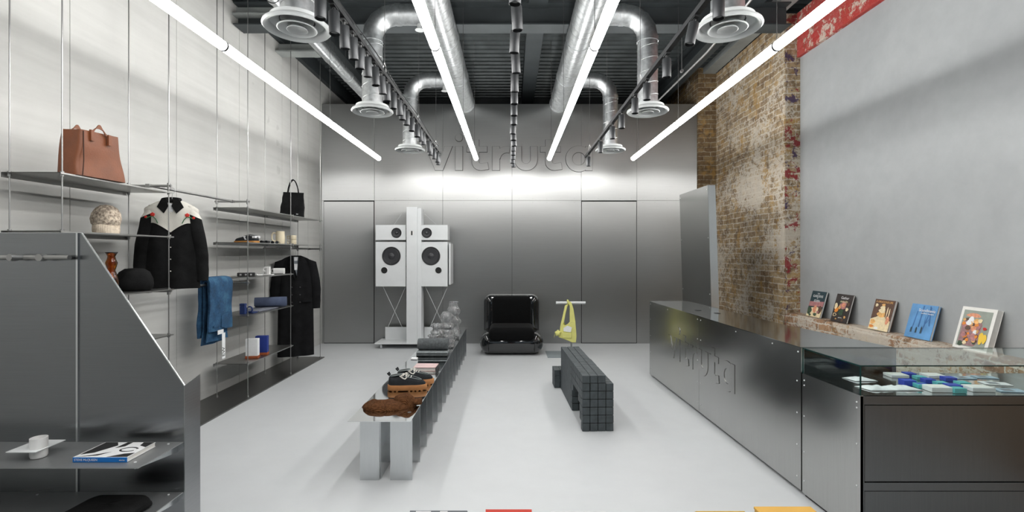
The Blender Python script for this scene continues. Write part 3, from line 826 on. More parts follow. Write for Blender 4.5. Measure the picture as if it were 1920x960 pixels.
# amber vase
MBv = MB().lathe([(.001, .0), (.035, .0), (.042, .03), (.046, .08), (.034, .13), (.022, .16), (.030, .19), (.036, .215), (.026, .24), (.022, .26), (.034, .285), (.038, .29), (.034, .29), (.018, .262), (.020, .245), (.028, .215), (.018, .16), (.03, .12), (.038, .08), (.03, .02), (.001, .012)], (-2.83, 3.40, 1.222), 28)
tag(MBv.build('vase', 'amber', smooth=80), 'curvy amber glass vase on the shelf behind the slanted screen', 'vase')
hb = MB().lathe([(.001, .0), (.10, .0), (.115, .02), (.12, .05), (.115, .09), (.095, .14), (.06, .165), (.001, .17)], (-2.87, 3.66, 1.222), 32)
tag(hb.build('knit_cap', 'black_cloth', smooth=80), 'round black cap beside the amber vase behind the screen', 'hat')

# garments
def hanger(t, W, zt, hook):
    pts = [(-W, 0, zt - .07)] + [(-W * (1 - i / 6), 0, zt - .07 + .07 * i / 6) for i in range(1, 6)] + [(0, 0, zt)] + [(W * i / 6, 0, zt - .07 * i / 6) for i in range(1, 7)]
    h = MB().tube(pts, .004, 8)
    hk = [(0, 0, zt), (.0, 0, zt + hook - .055)] + [(.022 * math.sin(R(a)) * 1.0, 0, zt + hook - .030 - .022 * math.cos(R(a))) for a in range(40, 290, 30)]
    h.tube(hk, .0025, 8)
    h.build('hanger', 'bright_wire', t, smooth=60)
def torso_pt(a, t, W, H, th, seed, neck=.055, shoulder=.10):
    # t 0 top .. 1 hem; shoulders slope out
    if t < shoulder: q = t / shoulder; w_ = neck + (W * .93 - neck) * (q ** .75); d = th * (.35 + .65 * q)
    else: q = (t - shoulder) / (1 - shoulder); w_ = W * (.93 + .07 * q); d = th * (1 + .25 * q)
    x = w_ * math.cos(a); s_ = math.sin(a)
    y = d * math.copysign(abs(s_) ** .7, s_)
    f = .008 * math.sin(x * 38 + seed + t * 2) * min(1, t * 3) + .012 * nz(x * 7, t * 4, seed)
    return (x, y + f * abs(s_), -H * t)
def sleeve(t, sx, W, z0, L, dx, mat, r0=.06, r1=.05, bend=.02, name='sleeve'):
    lo = []
    for i in range(13):
        q = i / 12; cx = sx * (W * .90 - .03 + dx * q + bend * math.sin(PI * q)); z = z0 - L * q
        rw = r0 + (r1 - r0) * q; l = []
        for k in range(20):
            a = 2 * PI * k / 20
            l.append((cx + rw * math.cos(a) * (1 + .08 * nz(q * 9, a, sx)), .7 * rw * math.sin(a) * (1 + .15 * nz(q * 7, a + 3, sx)) - .005, z + (.05 * sx * -math.cos(a)) * (1 - q) * .6))
        lo.append(l)
    return MB().loft(lo).build(name, mat, t, smooth=60)
st = thing('western_shirt', 'black shirt with cream yoke and red roses, hanging from the clothes rail', 'shirt', (-2.88, 4.08, 1.955), local=True)
W, H, TH = .205, .75, .045
NA = 48
MB().loft([[torso_pt(2 * PI * k / NA, t / 28, W, H, TH, 1.0) for k in range(NA)] for t in range(29)]).build('shirt_body', 'black_cloth', st, smooth=60)
def yoke_t(x): u = abs(x) / W; return .265 + (.105 * (1 - u / .6) ** 1.4 if u < .6 else 0)
def yoke_fn(sgn):
    def f(i, j):
        a = PI * i if sgn < 0 else PI * i + PI
        tt = torso_pt(a, .22, W, H, TH, 1.0); tm = yoke_t(tt[0])
        t = j * tm
        p = Vector(torso_pt(a, t, W, H, TH, 1.0)); return (p.x * 1.012, p.y * 1.06 + (.004 if p.y > 0 else -.004), p.z + .003)
    return f
MB().grid(yoke_fn(1), 60, 20).build('yoke', 'cream_cloth', st, smooth=60)
MB().grid(yoke_fn(-1), 60, 20).build('yoke', 'cream_cloth', st, smooth=60)
for sx in (-1, 1):
    sleeve(st, sx, W, -.125, .56, .065, 'black_cloth', .062, .048)
    lo = []
    for q in (0, .25, .5, .75, 1):
        lo.append([(sx * (W * (.765 - .13 * q)) + (.062 - .030 * q) * math.cos(a), (.046 - .014 * q) * math.sin(a) - .004, -.128 + .082 * q - sx * .03 * math.cos(a) * (1 - q)) for a in [2 * PI * k / 20 for k in range(20)]])
    MB().loft(lo).build('shoulder_patch', 'cream_cloth', st, smooth=60)
    # collar leaf
    MB().prism([(sx * .012, -.055), (sx * .045, -.115), (sx * .095, -.062), (sx * .060, .010), (sx * .030, .012)], lambda u, v: (u, -.052 - .02 * (1 - abs(u) / .1), v), lambda u, v: (u, -.040 - .02 * (1 - abs(u) / .1), v)).build('collar', 'black_cloth', st)
    # roses
    y_ = -.062
    for (u, v, r) in ((.122, -.128, .017), (.168, -.150, .011)):
        MB().lathe([(.001, -.006), (r * .8, -.004), (r, 0), (r * .7, .003)], (sx * u, y_, v), 12, 'y', fn=lambda rr, h, t: rr * (1 + .15 * math.sin(5 * t))).build('rose', 'red', st)
    MB().tube([(sx * .122, y_, -.142), (sx * .10, y_, -.165), (sx * .085, y_ - .002, -.20)], .0035, 6).tube([(sx * .122, y_, -.142), (sx * .145, y_, -.148), (sx * .165, y_, -.16)], .0045, 6).build('stem', 'green', st)
MB().tube([(.058 * math.cos(a), .035 * math.sin(a) - .01, .004 - .012 * math.sin(a) * -1) for a in [2 * PI * k / 24 for k in range(24)]], .015, 8, closed=True).build('collar', 'black_cloth', st, smooth=60)
MB().box(-.018, .018, -.055, -.050, -.10, -.03).build('neck_label', 'white_cloth', st)
bt = MB()
for z in (-.11, -.30, -.40, -.50, -.60): bt.sphere((.004, -.064, z), .005, 10, 6)
bt.build('buttons', 'button', st, smooth=60)
hanger(st, .17, .0, .115)
st.rotation_euler = (0, 0, R(22))

ct = thing('overcoat', 'long black tailored overcoat hanging at the far end of the clothes rail', 'coat', (-2.88, 6.43, 1.478), local=True)
W2, H2, T2 = .225, 1.34, .06
MB().loft([[torso_pt(2 * PI * k / NA, t / 40, W2, H2, T2, 4.0, .06, .06) for k in range(NA)] for t in range(41)]).build('coat_body', 'coat_cloth', ct, smooth=60)
for sx in (-1, 1):
    sleeve(ct, sx, W2, -.055, .66, .07, 'coat_cloth', .078, .058, .03)
    MB().prism([(sx * .008, -.33), (sx * .085, -.15), (sx * .07, -.12), (sx * .09, -.11), (sx * .05, .0), (sx * .03, .0)], lambda u, v: (u, -.092, v), lambda u, v: (u, -.078, v)).build('lapel', 'coat_cloth', ct)
    MB().box(sx * .14 - .06, sx * .14 + .06, -.088, -.076, -.62, -.57).build('pocket_flap', 'coat_cloth', ct)
MB().prism([(-.035, -.02), (.045, -.02), (.03, -.22), (.012, -.28), (-.02, -.14)], lambda u, v: (u, -.0775, v), lambda u, v: (u, -.074, v)).build('lining', 'grey_card', ct)
MB().box(-.02, .03, -.081, -.078, -.07, -.02).box(-.03, .035, -.081, -.078, -.19, -.11).build('label', 'white_cloth', ct)
bt = MB()
for z in (-.42, -.52, -.62): bt.sphere((.05, -.09, z), .010, 10, 6).sphere((-.05, -.09, z), .010, 10, 6)
bt.build('buttons', 'black_rubber', ct, smooth=60)
hanger(ct, .19, .0, .115)
ct.rotation_euler = (0, 0, R(24))

# jeans draped over the lower rail
jn = thing('jeans', 'blue denim jeans folded over the lower rail', 'jeans', (-2.89, 4.66, 1.217))
def drape(y0, y1, zl, zr, x_off, t_, seed, name='leg', mat='denim'):
    # inverted U over the rail, hanging on both sides, closed thick cloth
    path = []
    for i in range(9): path.append((-2.89 - x_off, zl + (1.217 - zl) * i / 8))
    for i in range(1, 8): a = PI - PI * i / 8; path.append((-2.89 + x_off * math.cos(a), 1.217 + x_off * math.sin(a)))
    for i in range(9): path.append((-2.89 + x_off, 1.217 + (zr - 1.217) * i / 8))
    n = len(path); A, B = stroke(path, t_)
    lo = []
    for j in range(17):
        q = j / 16; y = y0 + (y1 - y0) * q; l = []
        e = 1 - .5 * (abs(q - .5) * 2) ** 6
        for k, (p, s_) in enumerate([(a, 1) for a in A] + [(b, -1) for b in B[::-1]]):
            idx = k if k < n else 2 * n - 1 - k
            c = path[idx]; drop_ = max(0, 1.2 - p[1])
            x = c[0] + (p[0] - c[0]) * e; z = c[1] + (p[1] - c[1]) * e
            f = .018 * drop_ * math.sin(q * 9 + seed + drop_ * 5) + .012 * nz(q * 5, drop_ * 6, seed)
            l.append((x + f, y + .025 * drop_ * math.sin(seed + drop_ * 7), z))
        lo.append(l)
    MB().loft(lo).build(name, mat, jn, smooth=60)
drape(4.54, 4.86, .63, .66, .022, .022, 1.0)
drape(4.52, 4.88, .70, .76, .050, .030, 2.3)
MB().box(-2.822, -2.815, 4.55, 4.82, .80, .815).build('waistband', 'denim', jn)
MB().prism([(4.66, .90), (4.80, .92), (4.80, .79), (4.73, .77), (4.66, .79)], lambda u, v: (-2.818, u, v), lambda u, v: (-2.808, u, v)).build('back_pocket', 'denim', jn)
MB().box(-2.812, -2.807, 4.60, 4.69, .725, .765).build('patch', 'white_cloth', jn)
tg = MB().box(-2.806, -2.803, 4.66, 4.71, .48, .73); tgo = tg.build('swing_tag', 'white_card', jn)
text('EW', 'tag_print', 'ink', tgo, .06, Matrix.Translation(Vector((-2.802, 4.70, .50)) - Vector((-2.89, 4.66, 1.217))) @ Euler((R(90), R(-90), R(90))).to_matrix().to_4x4(), .0003)

# black tote
bb = thing('tote_bag', 'small black tote bag with long handles on the top shelf, far end', 'bag', (-2.86, 6.27, 1.981), local=True)
lo = []
for i in range(11):
    t = i / 10; l = []
    for u, v in rrect(.30 * (1 - .18 * t), .13 * (1 - .75 * t), .03 * (1 - .7 * t), 5):
        l.append((u + .02 * t + .01 * nz(u * 9, v * 9, t * 4), v + .012 * nz(u * 12, v * 9, t * 5 + 3), .32 * t + .01 * nz(u * 6, 2) * t))
    lo.append(l)
MB().loft(lo).build('bag_body', 'black_cloth', bb, smooth=60)
for s_ in (-1, 1):
    pts = [(-.07 + .13 * i / 14 + .02, s_ * .014, .315 + .17 * math.sin(PI * i / 14) ** .7) for i in range(15)]
    MB().tube(pts, .010, 8, flat=.35).build('handle', 'black_cloth', bb, smooth=60)
MB().box(.06, .085, -.068, -.064, .03, .038).build('label', 'white_cloth', bb)
bb.rotation_euler = (0, 0, R(15))

# shoes
def shoe(t, L, Wd, hs, upper, sole, high=.075, tread=False, lace='lace', stripe=False, toe_up=.0):
    outline = []
    def hw(s_): return Wd / 2 * (.80 + .20 * math.sin(PI * min(1, s_ * 1.1 + .25))) * (1 - max(0, (s_ - .72) / .28) ** 2.2 * .8) * (1 - max(0, (.10 - s_) / .10) ** 2 * .5)
    n = 24
    side = [(L * i / n, hw(i / n)) for i in range(n + 1)]
    outline = [(x, y) for x, y in side] + [(x, -y) for x, y in side[::-1]]
    sm = MB()
    sm.loft([[(x + (.004 if x > L * .9 else 0) * k, y * (1 + .05 * k), hs * zz + toe_up * max(0, x / L - .8)) for x, y in outline] for k, zz in ((0, 0), (1, .15), (1, .85), (0, 1))])
    so = sm.build('sole', sole, t, smooth=40)
    if tread:
        tm = MB()
        for i in range(9):
            x = L * (.03 + .105 * i)
            if i != 3 and i != 4: tm.box(x, x + .016, -hw(x / L) * 1.0, hw(x / L) * 1.0, -.005, .003)
        tm.build('tread', sole, so)
    lo = []
    for i in range(n + 1):
        s_ = i / n; x = L * (.02 + .955 * s_); w_ = hw(s_) * .96
        top = high * (1.0 - .12 * math.sin(PI * min(1, s_ / .45))) if s_ < .42 else high * (1.02 - .62 * ((s_ - .42) / .58) ** .9)
        if s_ > .9: top *= 1 - ((s_ - .9) / .1) ** 2 * .55
        if s_ < .05: top *= .75 + 5 * s_
        l = []
        for k in range(17):
            a = PI * k / 16
            l.append((x, w_ * math.cos(a) * (1 - .15 * math.sin(a)), hs + top * math.sin(a) ** .62))
        lo.append(l)
    u = MB(); u.loft(lo)
    u.build('upper', upper, t, smooth=60)
    # opening and collar
    ring = [(L * .20 + L * .165 * math.cos(a), Wd * .24 * math.sin(a), hs + high * (.985 + .10 * math.cos(a))) for a in [2 * PI * k / 24 for k in range(24)]]
    MB().poly([(x, y, z + .002) for x, y, z in ring]).build('opening', 'dark_hole', t)
    MB().tube(ring, .0035, 6, closed=True).build('collar', 'piping' if not stripe else upper, t, smooth=60)
    lc = MB()
    for k in range(4):
        x = L * (.40 + .065 * k); z = hs + high * (1.03 - .62 * max(0, (x / L - .42) / .58) ** .9) + .002
        lc.tube([(x, -Wd * .17, z - .010), (x + .004, 0, z + .004), (x, Wd * .17, z - .010)], .0028, 6)
    if not stripe:
        z = hs + high * 1.04
        for sgn in (-1, 1):
            for r_ in (.028, .038):
                lc.tube([(L * .42 + r_ * .8 * math.sin(a), sgn * r_ * (1 - math.cos(a)) * .8, z + .006 - .012 * (1 - math.cos(a)) + .01 * math.sin(2 * a)) for a in [2 * PI * q / 10 for q in range(11)]], .0022, 5)
    lc.build('laces', lace, t, smooth=60)
    if not stripe:                                     # moccasin seam and heel loop
        MB().tube([(L * (.45 + .42 * math.sin(PI * q / 16)), -hw(.7) * .72 * math.cos(PI * q / 16), hs + high * (.95 - .45 * math.sin(PI * q / 16))) for q in range(17)], .0024, 6).build('apron_seam', 'piping', t, smooth=60)
        MB().tube([(L * .03, 0, hs + high * .9), (-.006, 0, hs + high * 1.12), (L * .02, 0, hs + high * 1.26), (L * .05, 0, hs + high * 1.0)], .0055, 8).build('heel_loop', upper, t, smooth=60)
    else:
        for sg in (-1, 1):
            MB().prism([(L * .36, hs + .012), (L * .44, hs + .012), (L * .52, hs + .055), (L * .40, hs + .052), (L * .43, hs + .035)], lambda u_, v: (u_, sg * hw(.4) * .96, v), lambda u_, v: (u_, sg * (hw(.4) * .96 + .002), v)).build('side_flash', 'white_cloth', t)
        MB().box(L * .02, L * .14, -hw(.06) * .98, hw(.06) * .98, hs + .03, hs + .055).build('heel_patch', 'white_cloth', t)
    return t
sn = thing('sneaker', 'black suede sneaker with white flash and gum sole on the middle shelf', 'shoe', (-2.82, 5.02, 1.621), local=True)
shoe(sn, .28, .10, .020, 'suede', 'gum', .062, False, 'ink', True)
sn.location = (-2.70, 5.16, 1.6215); sn.rotation_euler = (0, 0, R(172))
sn.location = (-2.76, 5.24, 1.6215)

# sunglasses
def glasses(y, x, rz, label):
    t = thing('sunglasses', label, 'sunglasses', (x, y, 1.6215), 'sunglasses on the middle shelf', local=True)
    f = MB()
    for s_ in (-1, 1):
        f.tube([(s_ * .034 + .024 * math.cos(a), 0, .022 + .018 * math.sin(a)) for a in [2 * PI * k / 18 for k in range(18)]], .0035, 6, closed=True)
        f.tube([(s_ * .058, 0, .030), (s_ * .064, .02, .030), (s_ * .062, .09, .025), (s_ * .060, .12, .006)], .003, 6)
    f.tube([(-.010, 0, .026), (0, -.002, .030), (.010, 0, .026)], .003, 6); f.build('frame', 'ink', t, smooth=60)
    l = MB()
    for s_ in (-1, 1): l.py([(s_ * .034 + .022 * math.cos(a), .022 + .016 * math.sin(a)) for a in [2 * PI * k / 16 for k in range(16)]], -.001, .001)
    l.build('lens', 'black_gloss', t); t.rotation_euler = (0, 0, rz); t.scale = (.72, .72, .72)
glasses(5.44, -2.80, .5, 'black sunglasses lying nearest the black sneaker')
glasses(5.57, -2.84, .7, 'black sunglasses lying in the middle of the row on the shelf')
glasses(5.69, -2.80, .3, 'black sunglasses lying nearest the cream jug')

# cream jug and cups
jg = thing('jug', 'cream ceramic jug with a loop handle on the middle shelf', 'jug', (-2.82, 5.87, 1.6215), local=True)
MB().lathe([(.001, 0), (.045, 0), (.05, .02), (.052, .08), (.048, .13), (.05, .155), (.045, .155), (.043, .13), (.001, .02)], n=32).build('body', 'cream_ceramic', jg, smooth=60)
MB().tube([(-.045, -.02, .13), (-.065, -.04, .135), (-.078, -.05, .11), (-.078, -.05, .06), (-.065, -.04, .03), (-.045, -.02, .035)], .010, 10).build('handle', 'cream_ceramic', jg, smooth=60)
for k, lb in enumerate(('cream ceramic cup at the bottom of the stack beside the jug', 'cream ceramic cup on top of the stack beside the jug')):
    cp = thing('cup', lb, 'cup', (-2.87, 6.32, 1.6215 + k * .062), local=True)
    MB().lathe([(.001, 0), (.036, 0), (.042, .008), (.042, .052), (.040, .0605), (.036, .0605), (.036, .01), (.001, .008)], n=28).build('body', 'cream_ceramic', cp, smooth=60)
    MB().tube([(-.038, -.012, .048), (-.06, -.018, .05), (-.066, -.02, .032), (-.058, -.018, .014), (-.038, -.012, .016)], .006, 8).build('handle', 'cream_ceramic', cp, smooth=60)

# items on z 1.255
z0 = 1.2565
bx_ = thing('belt', 'black belt with square metal studs rolled on the thin shelf', 'belt', (-2.84, 5.15, z0), local=True)
MB().loft([[(x, -.012, z), (x, .012, z), (x, .012, z + 0), (x, -.012, z)] for x, z in ((0, 0),)][:0] or [[(-.085, -.02, 0), (.085, -.02, 0), (.085, .02, 0), (-.085, .02, 0)], [(-.085, -.02, .042), (.085, -.02, .042), (.085, .02, .042), (-.085, .02, .042)]]).build('strap', 'ink', bx_, bevel=.008, seg=3)
s_ = MB()
for k in (-.05, 0, .05): s_.box(k - .009, k + .009, -.024, -.020, .012, .030)
s_.build('stud', 'bright_wire', bx_); bx_.rotation_euler = (0, 0, R(18))
wm_ = thing('bracelet', 'small white bracelet lying beside the studded belt', 'bracelet', (-2.80, 5.33, z0), local=True)
MB().tube([(.035 * math.cos(a), .035 * math.sin(a), .008) for a in [2 * PI * k / 24 for k in range(24)]], .007, 8, closed=True).build('band', 'white_ceramic', wm_, smooth=60)
MB().sphere((0, -.035, .012), .011, 12, 8).build('bead', 'white_ceramic', wm_, smooth=60)
wc = thing('toy_figure', 'small white figurine with a round loop standing on a flat base', 'figurine', (-2.80, 5.50, z0), local=True)
MB().box(-.055, .075, -.03, .03, 0, .012).build('base', 'white_ceramic', wc, bevel=.004)
MB().box(.005, .042, -.015, .015, .010, .098).build('post', 'white_ceramic', wc, bevel=.006)
MB().tube([(-.012 + .024 * math.cos(a), 0, .066 + .022 * math.sin(a)) for a in [2 * PI * k / 20 for k in range(20)]], .008, 8, closed=True).build('loop', 'white_ceramic', wc, smooth=60)
mg = thing('mug', 'white squared mug lying on its side near the overcoat', 'mug', (-2.83, 5.80, z0), local=True)
MB().loft([[(x, u, .0355 + v) for u, v in rrect(.07, .07, .015, 4)] for x in (-.03, .085)], True, True).build('body', 'white_ceramic', mg, smooth=40)
MB().tube([(-.030, 0, .058), (-.05, 0, .060), (-.062, 0, .05), (-.062, 0, .025), (-.05, 0, .014), (-.030, 0, .016)], .007, 8).build('handle', 'white_ceramic', mg, smooth=60)
mg.rotation_euler = (0, 0, R(10))

# items on z .86: rolled towel and flats
def roll(t, r, L, mat, mat2, turns=2.6):
    """a towel rolled up along local X, spiral visible at the ends"""
    sp = []; n = 60
    for i in range(n + 1):
        q = i / n; a = q * turns * 2 * PI; rr = r * (.12 + .84 * q); sp.append((rr * math.cos(a), rr * math.sin(a)))
    A, B = stroke(sp, r * .27)
    pr_ = A + B[::-1]
    MB().prism(pr_, lambda u, v: (-L / 2, u, v + r), lambda u, v: (L / 2, u, v + r)).build('roll', mat, t, smooth=50)
    MB().lathe([(r * .55, -L / 2 + .004), (r * .97, -L / 2 + .006), (r, -L / 2 + .02), (r, L / 2 - .02), (r * .97, L / 2 - .006), (r * .55, L / 2 - .004)], (0, 0, r), 32, 'x', True, True, fn=lambda rr, h, t_: rr * (1 + .02 * nz(h * 20, math.cos(t_) * 2, math.sin(t_) * 2))).build('outer_layer', mat, t, smooth=60)
z1 = .8615
tw = thing('rolled_towel', 'rolled slate blue towel on the wall shelf above the two boxes', 'towel', (-2.83, 5.66, z1 + .014), local=True)
roll(tw, .058, .34, 'towel_blue', 'towel_blue'); tw.rotation_euler = (0, 0, R(22))
tag(MB().pz([(-3.0, 5.32), (-2.76, 5.26), (-2.74, 5.84), (-2.98, 5.86)], z1, z1 + .013).build('folded_towel', 'towel_flat', bevel=.004), 'flat grey folded towel lying under the rolled blue one', 'towel')
tag(MB().pz([(-2.87, 5.16), (-2.76, 5.14), (-2.76, 5.235), (-2.87, 5.24)], z1, z1 + .012).build('folded_cloth', 'navy', bevel=.003), 'small navy folded cloth lying flat beside the standing blue box', 'cloth')
bxn = thing('gift_box', 'small navy box standing upright at the near end of the towel shelf', 'box', (-2.84, 5.09, z1), local=True)
MB().box(-.027, .027, -.02, .02, 0, .085).build('box_body', 'navy', bxn, bevel=.002); MB().box(-.028, .028, -.021, .021, .087, .112).build('lid', 'navy', bxn, bevel=.002)
bls = MB().tube([(.028 * math.cos(a), 0, .032 + .028 * math.sin(a)) for a in [2 * PI * k / 20 for k in range(20)]], .008, 8, closed=True)
o = tag(bls.build('napkin_ring', 'navy', smooth=60), 'navy ring standing between the small box and rolled towel', 'ring'); o.location = (-2.80, 5.145, z1 + .012)
# items on .365
for (x, y, w_, h_, mt, lb) in ((-2.81, 5.22, .125, .185, 'white_card', 'white box on a rust brown base on the lowest wall shelf'), (-2.80, 5.40, .125, .185, 'royal_dark', 'dark blue box on a rust brown base behind the white one')):
    q = thing('boxed_puzzle', lb, 'box', (x, y, .3665), 'boxes on the lowest wall shelf', local=True)
    MB().box(-w_ / 2, w_ / 2, -.03, .03, .028, .028 + h_).build('box_body', mt, q, bevel=.003)
    MB().box(-w_ / 2 - .003, w_ / 2 + .003, -.034, .034, 0, .028).build('base', 'rust', q, bevel=.002)
    q.rotation_euler = (0, 0, R(8))

# =================================================================== SPEAKER TOTEM
spk = thing('speaker_tower', 'white wheeled speaker tower with four drivers and a central column', 'speaker', (-1.57, 7.55, 0))
yf = 7.58; kk = yf / 900
X = lambda px: (px - 958) * kk
Z = lambda py: 1.5 - (py - 476) * kk
MB().box(X(762), X(782), yf, yf + .26, .095, Z(388)).box(X(782), X(789.5), yf + .02, yf + .24, .095, Z(390)).build('column', 'white_metal', spk, bevel=.003)
MB().lathe([(.035, -.003), (.036, 0)], (X(772), yf, Z(437)), 24, 'y', True, True).build('badge', 'white_ceramic', spk)
MB().box(X(771), X(773.5), yf - .006, yf - .002, Z(441), Z(433)).build('keyhole', 'ink', spk)
def driver(parent, cx, cz, r, y0):
    MB().lathe([(r * 1.06, 0), (r * 1.06, -.006), (r, -.010), (r * .93, -.008), (r * .88, -.001)], (cx, y0, cz), 36, 'y').build('driver_rim', 'black_rubber', parent, smooth=50)
    d = MB().lathe([(r * .90, -.002), (r * .84, -.008), (r * .76, -.002), (r * .34, -.0010)], (cx, y0, cz), 36, 'y'); d.build('surround', 'cone', parent, smooth=50)
    MB().lathe([(r * .8, -.006), (r * .34, -.002), (r * .33, -.012), (r * .2, -.020), (r * .001, -.024)], (cx, y0, cz), 36, 'y').build('cone', 'cone', parent, smooth=50)
def sbox(x0, x1, y0p, y1p, dep, name='speaker_box'):
    f = yf + .03
    return MB().box(X(x0), X(x1), f, f + dep, Z(y1p), Z(y0p)).build(name, 'white_metal', spk, bevel=.004)
for (x0, x1, tw_x, wf_x, pt_x) in ((703, 760, 742.5, 733, 719.5), (784.5, 839, 799.5, 807.5, 821.5)):
    tp = sbox(x0, x1, 421.5, 450, .26, 'tweeter_box'); driver(tp, X(tw_x), Z(436.5), 9 * kk, yf + .03)
    bp = sbox(x0, x1 + (0 if x0 < 750 else -.5), 453.5, 537.5, .42, 'woofer_box'); driver(bp, X(wf_x), Z(480), 16.5 * kk, yf + .03)
    MB().lathe([(.058, -.004), (.060, .0), (.052, -.004), (.05, .0)], (X(pt_x), yf + .03, Z(507)), 28, 'y').build('port_ring', 'white_metal', bp, smooth=50)
    MB().cyl((X(pt_x), yf + .0285, Z(507)), (X(pt_x), yf + .031, Z(507)), .050, n=28).build('bass_port', 'dark_hole', bp)
    bk = MB()
    for py in (428, 445, 463, 480, 500, 520):
        a, b = ((x1 - 1), 763) if x0 < 750 else (781, x0 + 1)
        bk.box(X(a), X(b), yf + .05, yf + .09, Z(py + 1), Z(py - 1))
    bk.build('fixing_bracket', 'steel_rod', spk)
    cx = (x0 + x1) / 2
    MB().cyl((X(cx - 17), yf + .1, Z(537)), (X(cx + 20), yf + .1, Z(616)), .0035, n=6).cyl((X(cx + 25), yf + .12, Z(540)), (X(cx - 8), yf + .12, Z(616)), .0035, n=6).build('brace_wire', 'white_metal', spk)
    MB().cyl((X(cx + 4), yf + .12, Z(420)), (X(cx + 18 if x0 < 750 else cx - 18), yf + .12, Z(400)), .002, n=6).build('brace_wire', 'white_metal', spk)
MB().box(X(841), X(844), yf + .05, yf + .42, Z(534), Z(456)).build('side_panel', 'white_metal', spk)
MB().box(X(703), X(848), yf - .02, yf + .42, .075, .095).build('base_plate', 'white_metal', spk, bevel=.002)
for a_, b_ in ((713, 762), (789, 838)): MB().box(X(a_), X(b_), yf + .30, yf + .31, .095, .30).build('back_plate', 'white_metal', spk)
for x in (X(714), X(836)):
    for y in (yf + .05, yf + .36):
        c = MB().box(x - .02, x + .02, y - .02, y + .02, .066, .075).box(x - .018, x - .013, y - .02, y + .03, .03, .068).box(x + .013, x + .018, y - .02, y + .03, .03, .068)
        co = c.build('castor', 'steel_rod', spk); MB().cyl((x - .012, y, .036), (x + .012, y, .036), .036, n=24).build('wheel', 'white_metal', co, smooth=40)

# =================================================================== BLACK LOUNGE CHAIR
lc = thing('lounge_chair', 'low glossy black lounge chair with black velvet cushions against the back wall', 'chair', (.01, 7.4, 0))
def rounded(name, x0, x1, y0, y1, z0, z1, r, mat, seg=8, parent=lc):
    return MB().box(x0, x1, y0, y1, z0, z1).build(name, mat, parent, bevel=r, seg=seg, smooth=180)
rounded('seat_shell', -.465, .485, 7.02, 7.86, .015, .335, .155, 'black_gloss', 10)
bk = rounded('back_shell', -.435, .455, 7.60, 7.96, .10, .85, .12, 'black_gloss', 8)
rounded('seat_cushion', -.33, .35, 7.006, 7.70, .195, .415, .085, 'black_velvet', 6)
rounded('back_cushion', -.30, .32, 7.52, 7.80, .32, .83, .07, 'black_velvet', 6)
MB().box(-.332, -.326, 7.015, 7.12, .06, .30).box(.346, .352, 7.015, 7.12, .06, .30).build('seam', 'dark_hole', lc, bevel=.0)

# =================================================================== T STAND AND YELLOW BAG
ts = thing('display_stand', 'low steel T-shaped display stand with a square floor plate', 'stand', (.9, 7.15, 0))
MB().box(.53, 1.02, 6.92, 7.38, 0, .008).build('floor_plate', 'plate_grey', ts)
MB().cyl((.90, 7.15, .008), (.90, 7.15, .76), .012, n=16).build('pole', 'steel_rod', ts, smooth=40)
MB().cyl((.67, 7.15, .772), (1.11, 7.15, .772), .019, n=20).build('crossbar', 'white_metal', ts, smooth=40)
yb = thing('shoulder_bag', 'yellow knotted shoulder bag hanging from the T-shaped stand', 'bag', (.85, 7.10, .772))
yk = 7.10 / 900
def bp(px, py): return ((1020 + px / 8.72 - 958) * yk, 1.5 - (550 + py / 8.72 - 476) * yk)
def bagpoly(pts, y0, y1, name, mat='lime', bevel=.006):
    return MB().py([bp(*p) for p in pts], y0, y1).build(name, mat, yb, bevel=bevel, seg=3, smooth=60)
bagpoly([(262, 590), (270, 520), (310, 500), (350, 525), (400, 495), (440, 450), (510, 450), (530, 690), (520, 800), (460, 800), (330, 745), (235, 712), (250, 640)], 7.075, 7.125, 'bag_body')
bagpoly([(310, 510), (265, 520), (300, 380), (340, 190), (385, 185), (350, 330), (330, 440)], 7.07, 7.085, 'strap')
bagpoly([(350, 525), (330, 470), (340, 380), (370, 260), (385, 185), (372, 185), (330, 330), (312, 440), (316, 500)], 7.115, 7.125, 'strap', 'lime_dark', .002)
bagpoly([(418, 470), (418, 200), (380, 140), (440, 135), (480, 250), (512, 460)], 7.08, 7.10, 'strap')
MB().tube([(bp(400, 160)[0] + 0, 7.15 + .032 * math.cos(a), .772 + .03 * math.sin(a)) for a in [2 * PI * k / 20 for k in range(20)]], .012, 8, closed=True, flat=2).build('knot', 'lime', yb, smooth=60)
bagpoly([(285, 625), (450, 640), (450, 725), (290, 722)], 7.06, 7.078, 'front_pocket')
c_ = bp(225, 645)
MB().lathe([(.001, -.03), (.03, -.025), (.044, 0), (.03, .03), (.001, .035)], (c_[0], 7.07, c_[1]), 24, 'y', fn=lambda r, h, t: r * (1 + .14 * math.sin(5 * t))).build('pompom', 'lime', yb, smooth=60)
MB().tube([(c_[0] - .03, 7.05, c_[1] + .01), (c_[0] - .05, 7.05, c_[1] - .02), (c_[0] - .06, 7.05, c_[1] - .06)], .003, 6).build('drawstring', 'lime', yb)
bagpoly([(312, 560), (350, 535), (378, 520), (450, 550), (430, 628), (315, 612)], 7.052, 7.056, 'swing_tag', 'white_card', .0)

